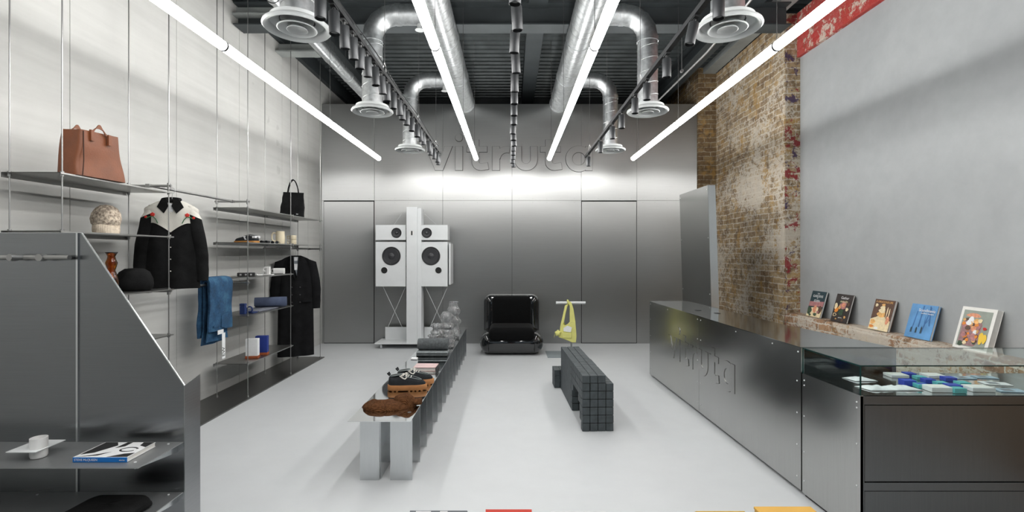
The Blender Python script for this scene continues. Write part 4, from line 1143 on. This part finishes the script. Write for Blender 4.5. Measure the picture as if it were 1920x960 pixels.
# =================================================================== BLACK TILED BENCH
tb = thing('tiled_bench', 'dark grey bench built from small square blocks with a stepped opening', 'bench', (.72, 4.05, 0), local=True)
ts_ = .0675; tiles = MB(); gap = MB()
NX, NY, NZ = 4, 19, 7
def solid(i, j, k):
    if not (0 <= i < NX and 0 <= j < NY and 0 <= k < NZ): return False
    if i == 3 and k == 6: return False
    if i == 3 and j > 13: return False
    # stepped opening from the left, through the bench
    if 2 <= j <= 7 and k < 3: return False
    if 1 == j and k < 1: return False
    if 3 <= j <= 6 and k < 4: return False
    return True
for i in range(NX):
    for j in range(NY):
        for k in range(NZ):
            if solid(i, j, k):
                if all(solid(i + a, j + b, k + c) for a, b, c in ((1, 0, 0), (-1, 0, 0), (0, 1, 0), (0, -1, 0), (0, 0, 1), (0, 0, -1))): continue
                e = .0024 + .0008 * nz(i * 3.1, j * 2.3, k * 1.7)
                x0 = (i - 2) * ts_ + .0; y0 = j * ts_; z0_ = k * ts_ + .002
                dx = .0016 * nz(i * 5.1, j * 4.3, k * 3.7)
                if j >= 9 and i == 0: continue
                tiles.box(x0 + e + dx, x0 + ts_ - e + dx, y0 + e, y0 + ts_ - e, z0_ + e * (k > 0), z0_ + ts_ - e)
                gap.box(x0 + .005, x0 + ts_ - .005, y0 + .0045, y0 + ts_ - .0045, z0_ + .0045, z0_ + ts_ - .0045) if False else None
tiles.build('blocks', 'tile', tb, bevel=.0022, seg=1)
core = MB()
def core_run(j0, j1, k0, i1=4, k1=7): core.box(-2 * ts_ + .006, (i1 - 2) * ts_ - .006, j0 * ts_ + .006, j1 * ts_ - .006, k0 * ts_ + .008, k1 * ts_ - .005)
core.box(-.129, .129 - ts_, .006, ts_ - .0, .008, 7 * ts_ - .005); core.box(-.129, .129, .006, ts_, .008, 6 * ts_ - .005)
core.box(-.129, .061, ts_, 9 * ts_, 4 * ts_ + .005, 7 * ts_ - .005); core.box(-.129, .129, ts_, 9 * ts_, 4 * ts_ + .005, 6 * ts_ - .005)
core.box(-.060, .061, 8 * ts_, 19 * ts_ - .006, .008, 7 * ts_ - .005); core.box(-.129, .061, 8 * ts_ + .006, 9 * ts_, .008, 7 * ts_ - .005)
core.build('mortar_core', 'tile_gap', tb)
pl = MB()
for j in range(9, 19):
    pl.box(-2 * ts_ + .0015, -ts_ - .0015, j * ts_ + .0018, (j + 1) * ts_ - .0018, .002, 7 * ts_ - .002)
pl.build('long_blocks', 'tile', tb, bevel=.003, seg=1)
ft = MB()
for k in range(3):
    for j in range(3): ft.box(-3 * ts_ + .0015, -2 * ts_ - .002, (19.5 + j) * ts_ + .0015, (20.5 + j) * ts_ - .0015, k * ts_ + .003, (k + 1) * ts_)
    for i in range(3): ft.box((i - 2) * ts_ + .0015, (i - 1) * ts_ - .0015, 19 * ts_ + .0015, 22.5 * ts_, k * ts_ + .003, (k + 1) * ts_)
ft.build('low_step', 'tile', tb, bevel=.0022, seg=1)
tb.location = (.735, 4.05, 0); tb.rotation_euler = (0, 0, R(2.1))

# =================================================================== MIRROR STEEL BENCH
sb = thing('steel_bench', 'long low polished steel bench on a row of thin plate legs', 'bench', (-.86, 5.2, 0))
BX0, BX1, BZ = -1.065, -.655, .408
MB().box(BX0, BX1, 3.13, 7.23, BZ - .004, BZ).build('bench_top', 'steel_polished', sb)
MB().box(-.870, -.866, 3.195, 7.15, .0, BZ - .0045).build('spine_plate', 'steel_leg', sb)
for i in range(15):
    y = 3.18 + i * .275
    m = MB().box(-1.0, -.872 + (.0 if i else 0), y, y + .004, 0, BZ - .0045).box(-.800 if i == 0 else -.864, BX1 + .001, y, y + .004, 0, BZ - .0045)
    m.build('leg_plate', 'steel_leg', sb)
sc_ = MB()
for y in (3.31, 4.4, 5.5, 6.6):
    sc_.cyl((-.70, y, BZ), (-.70, y, BZ + .0012), .013, n=20)
sc_.build('screw', 'steel_rod', sb)

# goods on the bench
zb = BZ + .001
bh = thing('knitted_hat', 'brown ribbed knitted hat lying flat at the near end of the steel bench', 'hat', (-.86, 3.42, zb), local=True)
def lump(cx, cy, a, b, h, rot, seed, n=40, m=10):
    lo = []
    for k in range(m + 1):
        ph = (PI / 2) * k / m; s_ = math.cos(ph) ** .6 if k < m else .02; z = h * math.sin(ph)
        l = []
        for i in range(n):
            t = 2 * PI * i / n
            u = a * s_ * math.cos(t) * (1 + .16 * nz(math.cos(t) * 2 + seed, math.sin(t) * 2)); v = b * s_ * math.sin(t)
            rib = 0
            x = cx + u * math.cos(rot) - v * math.sin(rot); y = cy + u * math.sin(rot) + v * math.cos(rot)
            l.append((x, y, max(0, z + rib + .024 * nz(x * 14, y * 14, seed) * (k > 0))))
        lo.append(l)
    return MB().loft(lo)
lump(-.03, -.01, .165, .095, .048, .12, 1).build('crown', 'brown_knit', bh, smooth=70)
lump(.09, .045, .085, .06, .082, -.2, 5).build('folded_part', 'brown_knit', bh, smooth=70)
MB().loft([[(.14 + .07 * q, .03 + .03 * q + .032 * math.cos(a), .028 + .024 * math.sin(a)) for a in [2 * PI * k / 20 for k in range(20)]] for q in (0, .3, .6, 1)]).build('cuff', 'brown_knit', bh, smooth=70)
bh.rotation_euler = (0, 0, R(-4))
for (x, y, lb, rz) in ((-.985, 3.86, 'black lace-up shoe with thick tan sole, nearer one of the pair', 0), (-.955, 4.02, 'black lace-up shoe with thick tan sole, farther one of the pair', 2)):
    s_ = thing('lace_up_shoe', lb, 'shoe', (x, y, zb + .005), 'pair of black shoes on the steel bench', local=True)
    shoe(s_, .305, .115, .042, 'suede', 'tan_sole', .072, True)
    s_.rotation_euler = (0, 0, R(rz))
pb = thing('book', 'pale pink hardback book lying behind the shoes on the steel bench', 'book', (-.80, 4.55, zb), local=True)
MB().box(-.105, .100, -.08, .08, .004, .030).build('pages', 'paper', pb); MB().box(-.11, .105, -.085, .085, .030, .034).box(-.11, .105, -.085, .085, 0, .004).build('cover', 'pink', pb)
MB().box(.1, .106, -.085, .085, 0, .034).build('spine', 'black_rubber', pb)
pb.rotation_euler = (0, 0, R(-2))
MB_ = MB().box(-1.03, -.965, 4.93, 4.99, zb, zb + .016); tag(MB_.build('price_card', 'white_card', bevel=.003), 'small white card lying beside the grey towels on the bench', 'card')
t2 = thing('rolled_towel', 'rolled dark grey towel on top of the folded towel on the steel bench', 'towel', (-.84, 5.2, zb + .052), local=True)
roll(t2, .062, .325, 'towel', 'towel_light')
t3 = thing('folded_towel', 'folded grey towel lying under the rolled one on the steel bench', 'towel', (-.84, 5.18, zb), local=True)
for k in range(2):
    MB().loft([[(x, u, v) for u, v in rrect(.17 - .01 * k, .024, .012, 4, 0, .0125 + .025 * k)] for x in (-.165, .165)]).build('towel_layer', 'towel_light' if k else 'towel', t3, smooth=40)
def crumple(x, y, r, h, seed, label):
    m = MB(); n = 64; lo = []; K = 44
    for k in range(K + 1):
        q = k / K; z = h * q
        rr = r * (.95 + .16 * math.sin(q * 21 + seed) - .25 * q ** 3) if k < K else r * .1
        l = []
        for i in range(n):
            t = 2 * PI * i / n
            f = 1 + .16 * nz(math.cos(t) * 2.2 + seed, math.sin(t) * 2.2, q * h * 26) + .13 * nz(math.cos(t) * 5, math.sin(t) * 5 + seed, z * 45)
            l.append((x + rr * f * math.cos(t), y + rr * f * math.sin(t), zb + z))
        lo.append(l)
    inner = [[(x + (px_ - x) * .80, y + (py_ - y) * .80, pz_) for px_, py_, pz_ in l] for l in lo[::-1][:-2]]
    m.loft(lo[:-1] + inner[1:])
    tag(m.build('glass_vase', 'glass_vase', smooth=180), label, 'vase', 'crumpled glass vases on the steel bench')
crumple(-.88, 5.50, .078, .17, 1.0, 'low crumpled clear glass vase nearest the grey towels')
crumple(-.875, 5.74, .080, .27, 2.1, 'middle-height crumpled glass vase on the left side of the group')
crumple(-.735, 5.60, .070, .20, 6.1, 'short crumpled clear glass vase at the right edge of the bench')
crumple(-.80, 5.98, .085, .38, 3.4, 'tall crumpled clear glass vase in front of the tallest one')
crumple(-.745, 6.24, .085, .48, 4.8, 'tallest crumpled clear glass vase at the back of the group')

# =================================================================== COUNTER
F = lambda y: 1.824 - (y - 2.506) * (1.824 - 1.71) / (5.92 - 2.506)      # front line
ZT = .918
ctr = thing('sales_counter', 'long brushed steel sales counter with raised lettering on its front', 'counter', (1.75, 4.4, 0))
ys_ = [2.99, 4.485, 5.92]
for a, b in zip(ys_, ys_[1:]):
    MB().pz([(F(a), a + .0015), (F(b), b - .0015), (F(b) + .02, b - .0015), (F(a) + .02, a + .0015)], .025, ZT - .004).build('front_panel', 'steel_counter', ctr)
MB().pz([(F(2.99) - .002, 2.99), (F(5.92) - .002, 5.925), (2.17, 5.925), (2.24, 4.0), (2.38, 2.99)], ZT - .004, ZT).build('counter_top', 'steel_top', ctr)
MB().pz([(F(5.92) + .02, 5.90), (2.165, 5.90), (2.165, 5.92), (F(5.92) + .02, 5.92)], .025, ZT - .004).build('end_panel', 'steel_counter', ctr)
MB().pz([(2.20, 5.90), (2.165, 5.90), (2.235, 4.0), (2.375, 2.99), (2.40, 2.99), (2.26, 4.0)], .0, ZT - .004).build('back_panel', 'dark_case', ctr)
MB().pz([(F(2.99) + .03, 2.99), (F(5.92) + .03, 5.89), (2.1, 5.89), (2.3, 2.99)], 0, .025).build('plinth', 'black_metal', ctr)
MB().cyl((2.02, 4.7, ZT), (2.02, 4.7, ZT + .003), .03, n=24).cyl((1.93, 4.95, ZT), (1.93, 4.95, ZT + .003), .03, n=24).build('cable_cap', 'black_rubber', ctr)
lm = MB(); y_v, kx = 5.26, .000775
def cf(u, v, t):
    y = y_v - u * kx; z = .615 - (v - 150) * .00085
    return (F(y) - .006 * (1 - t) + .001 * t, y, z)
wordmark(lm, cf); ll = lm.build('lettering', 'steel_counter', ctr)
lm = MB(); wordmark(lm, lambda u, v, t: (F(y_v - u * kx) - .001 * (1 - t) + .001 * t, y_v - u * kx, .615 - (v - 150) * .00085), 3.0); lm.build('shadow_outline', 'dark_hole', ll)  # shadow line round the counter letters, put in as a thin near-black rim
sm_ = MB()
for y in (5.88, 5.3, 4.52, 4.45, 3.8, 3.3, 3.02):
    sm_.cyl((F(y) - .002, y, .885), (F(y) + .001, y, .885), .005, n=8)
for y in (3.03, 4.45, 4.52, 5.88):
    for z in (.1, .3, .5, .7): sm_.cyl((F(y) - .002, y, z), (F(y) + .001, y, z), .005, n=8)
sm_.build('screw', 'white_metal', ctr)

dc = thing('display_case', 'dark steel cabinet with a glass display case on top, front right', 'display case', (2.5, 2.75, 0))
Y0, Y1, XE = 2.506, 2.975, 3.30; ZD = .76
MB().pz([(F(Y0), Y0), (F(Y1), Y1 + .005), (F(Y1) + .015, Y1 + .005), (F(Y0) + .015, Y0)], .02, ZD).build('side_panel', 'steel_counter', dc)
MB().pz([(F(Y0) + .016, Y0 + .012), (XE, Y0 + .012), (XE, Y1), (F(Y1) + .016, Y1)], .0, ZD - .003).build('cabinet_body', 'dark_hole', dc)
MB().pz([(F(Y0) + .001, Y0 + .001), (XE, Y0 + .001), (XE, Y1), (F(Y1) + .001, Y1)], ZD - .003, ZD).build('deck', 'steel_top', dc)
fm = MB()
x0 = F(Y0)
fm.box(x0, x0 + .022, Y0, Y0 + .014, 0, ZD - .003)
for z_0, z_1 in ((.712, ZD - .003), (.262, .305), (0, .03)): fm.box(x0 + .022, XE, Y0, Y0 + .014, z_0, z_1)
fm.build('front_frame', 'dark_case', dc, bevel=.001, seg=1)
MB().box(x0 + .026, XE, Y0 + .004, Y0 + .016, .309, .708).build('door', 'dark_case', dc, bevel=.001, seg=1)
MB().box(x0 + .026, XE, Y0 + .004, Y0 + .016, .034, .258).build('door', 'dark_case', dc, bevel=.001, seg=1)
gl = MB(); gt = .006
gl.box(x0 + .006, XE, Y0 + .001, Y0 + gt, ZD, ZT - gt); gl.build('front_glass', 'case_glass', dc)
MB().pz([(F(Y0), Y0), (F(Y1), Y1), (F(Y1) + gt, Y1), (F(Y0) + gt, Y0)], ZD, ZT - gt).build('side_glass', 'case_glass', dc)
MB().pz([(F(Y0), Y0), (XE, Y0), (XE, Y1), (F(Y1), Y1)], ZT - .0035, ZT).build('top_glass', 'case_glass', dc)
MB().box(F(Y1) + gt, XE, Y1 - gt, Y1, ZD, ZT - gt).build('back_glass', 'case_glass', dc)
ed = MB()
ed.box(x0 - .001, XE, Y0 - .0015, Y0 - .0002, ZT - .006, ZT + .0005)
ed.pz([(F(Y0) - .001, Y0), (F(Y1) - .001, Y1), (F(Y1) - .0002, Y1), (F(Y0) - .0002, Y0)], ZT - .006, ZT + .0005)
ed.box(x0 - .001, x0 + .005, Y0 - .001, Y0 + .004, ZD, ZT - .005)
ed.box(F(Y1) - .001, F(Y1) + .004, Y1 - .002, Y1 + .002, ZD, ZT - .005)
ed.box(F(Y1), XE, Y1 - .0005, Y1 + .0008, ZT - .004, ZT)
ed.build('glass_edge', 'glass_edge', dc)
sm_ = MB()
for y in (2.53, 2.96):
    for z in (.1, .28, .5, .69, .72): MB().cyl((F(y) - .002, y, z), (F(y) + .001, y, z), .0045, n=8).build('screw', 'white_metal', dc)

# things in the case
def at(px, py, z=ZD): y = (1.5 - z) * 900 / (py - 476); return (px - 958) / 900 * y, y
def card_box(px, py, w_, d, h, mat, label, rz=0, name='card_box', lid=None):
    x, y = at(px, py); y = min(max(y, 2.56), 2.93)
    t = thing(name, label, 'box', (x, y, ZD + .001), 'small boxes in the glass display case', local=True)
    MB().box(-w_ / 2, w_ / 2, -d / 2, d / 2, 0, h).build('box_body', mat, t, bevel=.0012)
    if lid: MB().box(-w_ / 2 + .006, w_ / 2 - .006, -d / 2 + .012, d / 2 - .012, h, h + .001).build('printed_label', lid, t)
    t.rotation_euler = (0, 0, R(rz))
card_box(1680, 706, .10, .075, .016, 'white_card', 'white box at the back left of the display case group', -4, lid='paper')
card_box(1749, 707, .10, .075, .016, 'white_card', 'white box at the back middle of the display case', -4, lid='paper')
card_box(1701, 722, .062, .055, .030, 'royal', 'blue box standing in front of the back left white box', -8)
card_box(1704, 705, .055, .05, .020, 'royal', 'blue box between the two white boxes at the back', -8)
card_box(1727, 727, .058, .05, .022, 'teal', 'teal box touching the leftmost front blue box', -6, lid='royal')
card_box(1724, 711, .055, .045, .018, 'teal', 'teal box in the back row beside the blue one', -6)
card_box(1740, 718, .055, .045, .024, 'royal', 'blue box in the middle of the display case group', -8)
card_box(1763, 722, .058, .045, .018, 'teal', 'teal box in the middle of the display case group', -6)
card_box(1778, 714, .06, .05, .022, 'royal', 'blue box in the right part of the back row', -8)
card_box(1804, 722, .058, .05, .018, 'teal', 'teal box at the right of the back row', -6)
card_box(1758, 733, .11, .07, .026, 'white_card', 'white box at the front middle of the display case', -4, lid='paper')
card_box(1786, 729, .065, .055, .024, 'royal', 'blue box between the two front white boxes', -8)
card_box(1804, 739, .062, .045, .026, 'teal', 'teal box at the very front of the display case', -3)
card_box(1834, 732, .115, .075, .022, 'white_card', 'white box at the front right of the display case', -4, lid='paper')
def sachet(px, py, w_, d, label, mat='white_cloth', seed=0):
    x, y = at(px, py); y = min(max(y, 2.58), 2.92); lo = []
    m = MB()
    def f(i, j):
        u, v = (i - .5) * w_, (j - .5) * d; e = min(i, 1 - i, j, 1 - j) * 4
        z = .002 + .012 * min(1, e) * (1 + .7 * nz(u * 40, v * 40, seed)); return (x + u - v * .3, y + v, ZD + z)
    m.grid(f, 14, 12); o = m.build('sachet', mat, smooth=60, thick=.0015)
    tag(o, label, 'packet', 'white packets in the glass display case')
sachet(1612, 712, .13, .08, 'crinkled white packet at the back left of the display case', seed=1)
sachet(1640, 729, .13, .09, 'crinkled white packet at the front left corner of the display case', seed=2)
sachet(1690, 729, .15, .085, 'crinkled white packet left of the white and blue boxes', seed=3)
def flat_card(px, py, w_, d, label, mat, rz=0):
    x, y = at(px, py); y = min(max(y, 2.58), 2.92)
    t = thing('greeting_card', label, 'card', (x, y, ZD + .001), 'flat cards in the glass display case', local=True)
    MB().box(-w_ / 2, w_ / 2, -d / 2, d / 2, 0, .004).build('card', mat, t)
    MB().box(-w_ * .3, w_ * .1, -d * .3, d * .3, .004, .0045).build('print', 'grey_card', t); t.rotation_euler = (0, 0, R(rz))
flat_card(1806, 709, .11, .06, 'pale blue flat card behind the boxes at the back', 'pale_blue', -5)
flat_card(1846, 708, .11, .06, 'pale blue flat card at the back right of the case', 'pale_blue', -12)
flat_card(1866, 720, .13, .07, 'pale flat card in the middle right of the case', 'white_card', -14)
flat_card(1893, 733, .13, .07, 'pale blue flat card at the front right of the case', 'pale_blue', -10)

# =================================================================== LEANING STEEL DOOR PANEL
lp = thing('steel_slab', 'tall steel slab standing behind the far end of the counter', 'panel', (2.43, 6.4, 0))
MB().prism([(5.93, 0), (6.92, 0), (6.92, 2.35), (5.93, 2.35)], lambda u, v: (2.50 - .07 * v / 2.35, u, v), lambda u, v: (2.503 - .07 * v / 2.35, u, v)).build('face_sheet', 'steel_counter', lp)
MB().prism([(5.93, 0), (6.92, 0), (6.92, 2.35), (5.93, 2.35)], lambda u, v: (2.504 - .07 * v / 2.35, u, v), lambda u, v: (2.60 - .075 * v / 2.35, u, v)).build('frame', 'steel_leg', lp)
s_ = MB()
for y in (5.96, 6.89):
    for z in (.3, 1.0, 1.7, 2.3): s_.cyl((2.498 - .07 * z / 2.35, y, z), (2.505 - .07 * z / 2.35, y, z), .006, n=8)
s_.build('screw', 'white_metal', lp)

# =================================================================== BOOKS ON THE LEDGE
def blobs(parent, W_, H_, specs, y=-.0006):
    for (u, v, r, mat, asp) in specs:
        m = MB().py([(W_ * u + r * math.cos(t) * (1 + .18 * math.sin(3 * t + u * 9)), H_ * v + r * asp * math.sin(t)) for t in [2 * PI * k / 18 for k in range(18)]], y - .0008, y)
        y -= .00006
        m.build('cover_art', mat, parent)
def cover_book(yc, W_, H_, T_, cover, label, xb=3.495, z=.772, tilt=15.5):
    t = thing('book', label, 'book', (xb, yc, z), 'books leaning on the brick ledge', local=True)
    MB().box(.001, W_ - .003, .003, T_ - .003, .003, H_ - .003).build('pages', 'paper', t)
    c = MB().box(0, W_, 0, .003, 0, H_).box(0, W_, T_ - .003, T_, 0, H_).box(0, .003, .003, T_ - .003, 0, H_)
    c.build('cover', cover, t)
    t.rotation_euler = (R(-tilt), 0, R(-90)); t.location = (xb, yc + W_ / 2, z)
    return t
def ttl(t, s_, u, v, size, mat='white_card', al='CENTER'):
    text(s_, 'title', mat, t, size, Matrix.Translation((u, -.0022, v)) @ Matrix.Rotation(R(90), 4, 'X'), .0004, al)
M['teal_dark'] = simple('teal_dark', srgb(34, 58, 66), .4, 0, .3, 14)
M['dark_umber'] = simple('dark_umber', srgb(54, 48, 46), .4, 0, .2, 14)
M['umber'] = simple('umber', srgb(92, 66, 52), .45, 0, .35, 14)
M['sky_blue'] = simple('sky_blue', srgb(96, 150, 200), .4, 0, .22, 7)
M['deep_blue'] = simple('deep_blue', srgb(58, 104, 158), .5, 0, .25, 14)
M['rose_pink'] = simple('rose_pink', srgb(176, 122, 122), .5, 0, .25, 40)
M['peach'] = simple('peach', srgb(220, 150, 116), .5, 0, .25, 40)
M['apricot'] = simple('apricot', srgb(228, 176, 108), .5, 0, .25, 40)
M['orange'] = simple('orange', srgb(226, 138, 52), .5, 0, .15, 40)
M['butter'] = simple('butter', srgb(234, 216, 176), .5, 0, .12, 40)
M['leaf'] = simple('leaf', srgb(58, 78, 58), .5, 0, .3, 40)
M['mauve'] = simple('mauve', srgb(150, 116, 118), .5, 0, .25, 40)
M['sage'] = simple('sage', srgb(146, 154, 144), .5, 0, .08, 20)
W_, H_ = .25, .305
b = cover_book(5.56, W_, H_, .022, 'teal_dark', 'book with dark green cover and pink pool picture, farthest on the ledge')
MB().py([(.0, .12), (W_, .13), (W_, .19), (.0, .175)], -.001, 0).build('cover_art', 'rose_pink', b)
MB().py([(.0, 0), (W_, 0), (W_, .10), (.16, .12), (.08, .11), (.0, .09)], -.0012, 0).build('cover_art', 'butter', b)
blobs(b, W_, H_, [(.14, .22, .038, 'leaf', 1.2), (.85, .30, .03, 'umber', 1.6), (.5, .3, .03, 'peach', 1.5), (.6, .1, .03, 'leaf', .6), (.25, .06, .02, 'leaf', .7), (.75, .2, .018, 'rose_pink', 1)], -.0014)
ttl(b, 'THE', W_ / 2, .268, .022); ttl(b, 'GARDENS', W_ / 2, .232, .040); ttl(b, 'OF', W_ / 2, .214, .018); ttl(b, 'EDEN', W_ / 2, .176, .040)
b = cover_book(5.13, W_, H_, .018, 'dark_umber', 'book with near-black cover showing plates of food, second farthest on the ledge')
blobs(b, W_, H_, [(.55, .60, .05, 'rose_pink', .8), (.56, .61, .028, 'peach', .8), (.2, .42, .028, 'orange', 1), (.12, .55, .022, 'butter', 1.6), (.52, .35, .035, 'leaf', 1), (.82, .48, .02, 'butter', 1), (.16, .24, .026, 'butter', .7), (.17, .24, .018, 'dark_umber', .7),
                   (.8, .2, .014, 'apricot', 1), (.36, .72, .02, 'leaf', 1), (.85, .66, .018, 'umber', 1.3), (.3, .1, .012, 'apricot', .6), (.7, .08, .016, 'umber', 1), (.36, .52, .018, 'apricot', 1.2)])
ttl(b, 'Gather', W_ * .55, .252, .042); ttl(b, 'outside', W_ * .55, .215, .038, 'butter')
ttl(b, 'gestalten', W_ * .55, .045, .016)
b = cover_book(4.58, .24, .30, .026, 'umber', 'book with brown cover showing a tiered cream cake, middle of the five on the ledge')
MB().py([(0, 0), (.24, 0), (.24, .10), (.16, .13), (.05, .12), (0, .10)], -.001, 0).build('cover_art', 'butter', b)
blobs(b, .24, .30, [(.5, .36, .065, 'butter', .55), (.5, .52, .05, 'apricot', .6), (.5, .64, .04, 'butter', .6), (.5, .74, .03, 'butter', .6), (.5, .83, .02, 'apricot', .6), (.15, .25, .03, 'apricot', .8), (.13, .10, .028, 'orange', .5), (.4, .06, .025, 'white_card', .5), (.85, .35, .02, 'peach', 2), (.15, .8, .016, 'butter', 1), (.75, .6, .006, 'butter', 9), (.86, .58, .006, 'butter', 8)], -.0012)
ttl(b, 'A DELICIOUS LIFE', .12, .268, .026, 'apricot')
b = cover_book(4.14, .26, .30, .022, 'sky_blue', 'book with light blue winter cover and tree shadows, fourth from the far end')
for (u0, v0, u1, v1, w_) in ((.06, .06, .075, .24, .008), (.12, .10, .125, .29, .012), (.16, .05, .20, .28, .010), (.22, .12, .19, .29, .012), (.17, .12, .165, .20, .004), (.175, .13, .21, .19, .004)):
    MB().py([(u0 - w_ / 2, v0), (u0 + w_ / 2, v0), (u1 + w_ / 2, v1), (u1 - w_ / 2, v1)], -.001, 0).build('cover_art', 'deep_blue', b)
for (u, h) in ((.055, .05), (.105, .055), (.155, .065)):
    MB().py([(u - .008, .045), (u - .003, .045), (u, .06), (u + .004, .045), (u + .009, .045), (u + .007, .045 + h * .8), (u, .045 + h), (u - .007, .045 + h * .8)], -.0012, 0).build('cover_art', 'teal_dark', b)
ttl(b, 'Scandinavia', .165, .238, .036); ttl(b, 'northern escapes', .175, .218, .018)
b = cover_book(3.64, .27, .33, .045, 'paper', 'thick cream book showing a jar of fruit, nearest on the ledge', xb=3.47)
MB().py([(.022, .022), (.245, .022), (.245, .305), (.022, .305)], -.001, 0).build('cover_art', 'sage', b)
MB().py([(.05, .03), (.16, .03), (.185, .06), (.19, .20), (.17, .235), (.06, .24), (.035, .20), (.03, .06)], -.0013, 0).build('cover_art', 'mauve', b)
rb = random.Random(5); sp = [(.40, .81, .055, 'peach', .3)]
for i in range(46): sp.append((.14 + .50 * rb.random(), .12 + .60 * rb.random(), .010 + .012 * rb.random(), rb.choice(['orange', 'peach', 'butter', 'leaf', 'rose_pink', 'apricot', 'umber', 'white_card']), 1))
sp += [(.76, .30, .018, 'yellow', 2.6), (.86, .30, .014, 'yellow', 2.6), (.80, .53, .014, 'red', .8)]
blobs(b, .27, .33, sp, -.0014)

# =================================================================== NEAR DISPLAY TABLE, TOPS OF BOOKS
dt = thing('display_table', 'low steel table in front of the camera carrying books and boxes', 'table', (.3, 1.5, 0))
MB().box(-.6, 1.25, 1.25, 1.78, .410, .416).build('table_top', 'steel_leg', dt)
for x in (-.5, 1.13):
    for y in (1.30, 1.70): MB().box(x, x + .03, y, y + .03, 0, .412).build('leg', 'steel_leg', dt)
def stand_book(x0, x1, zt, mat, label, yb_=1.60, tilt=35, thick=.018, txt=None):
    yb_ -= (zt - .419) * math.tan(R(tilt))
    t = thing('book', label, 'book', (x0, yb_, .4285), 'books at the bottom edge', local=True); W0 = x1 - x0; H0 = (zt - .4285) / math.cos(R(tilt))
    MB().box(.002, W0 - .002, .003, thick - .002, .002, H0 - .003).build('pages', 'paper', t)
    MB().box(0, W0, 0, .002, 0, H0).box(0, W0, thick - .002, thick, 0, H0).box(0, .002, .002, thick - .002, 0, H0).build('cover', mat, t)
    if txt: text(txt, 'title', 'ink', t, .045, Matrix.Translation((W0 / 2, -.0012, H0 - .046)) @ Matrix.Rotation(R(90), 4, 'X') @ Matrix.Diagonal((.78, 1, 1, 1)), .0006, 'CENTER')
    t.rotation_euler = (R(-tilt), 0, 0); return t
a = stand_book(-.335, -.145, .648, 'grey_card', 'silver grey magazine at the bottom edge, leftmost of the row')
MB().box(.02, .07, -.001, 0, .12, .2665).box(.10, .125, -.001, 0, .15, .2665).build('cover_art', 'white_card', a)
stand_book(-.084, .069, .652, 'coral', 'coral red book with black title at the bottom edge', txt='BEHIND')
stand_book(.133, .316, .645, 'white_card', 'plain white book at the bottom edge beside the red one')
stand_book(.615, .776, .646, 'yellow', 'yellow book at the bottom edge left of the mustard box')
kx_ = thing('carton', 'mustard box at the bottom edge against the display case', 'box', (.96, 1.63, .419))
MB().box(.861, 1.059, 1.565, 1.698, .419, .596).build('carton_body', 'mustard', kx_, bevel=.002)
MB().box(.859, 1.061, 1.563, 1.70, .597, .606).build('lid', 'mustard', kx_, bevel=.002)
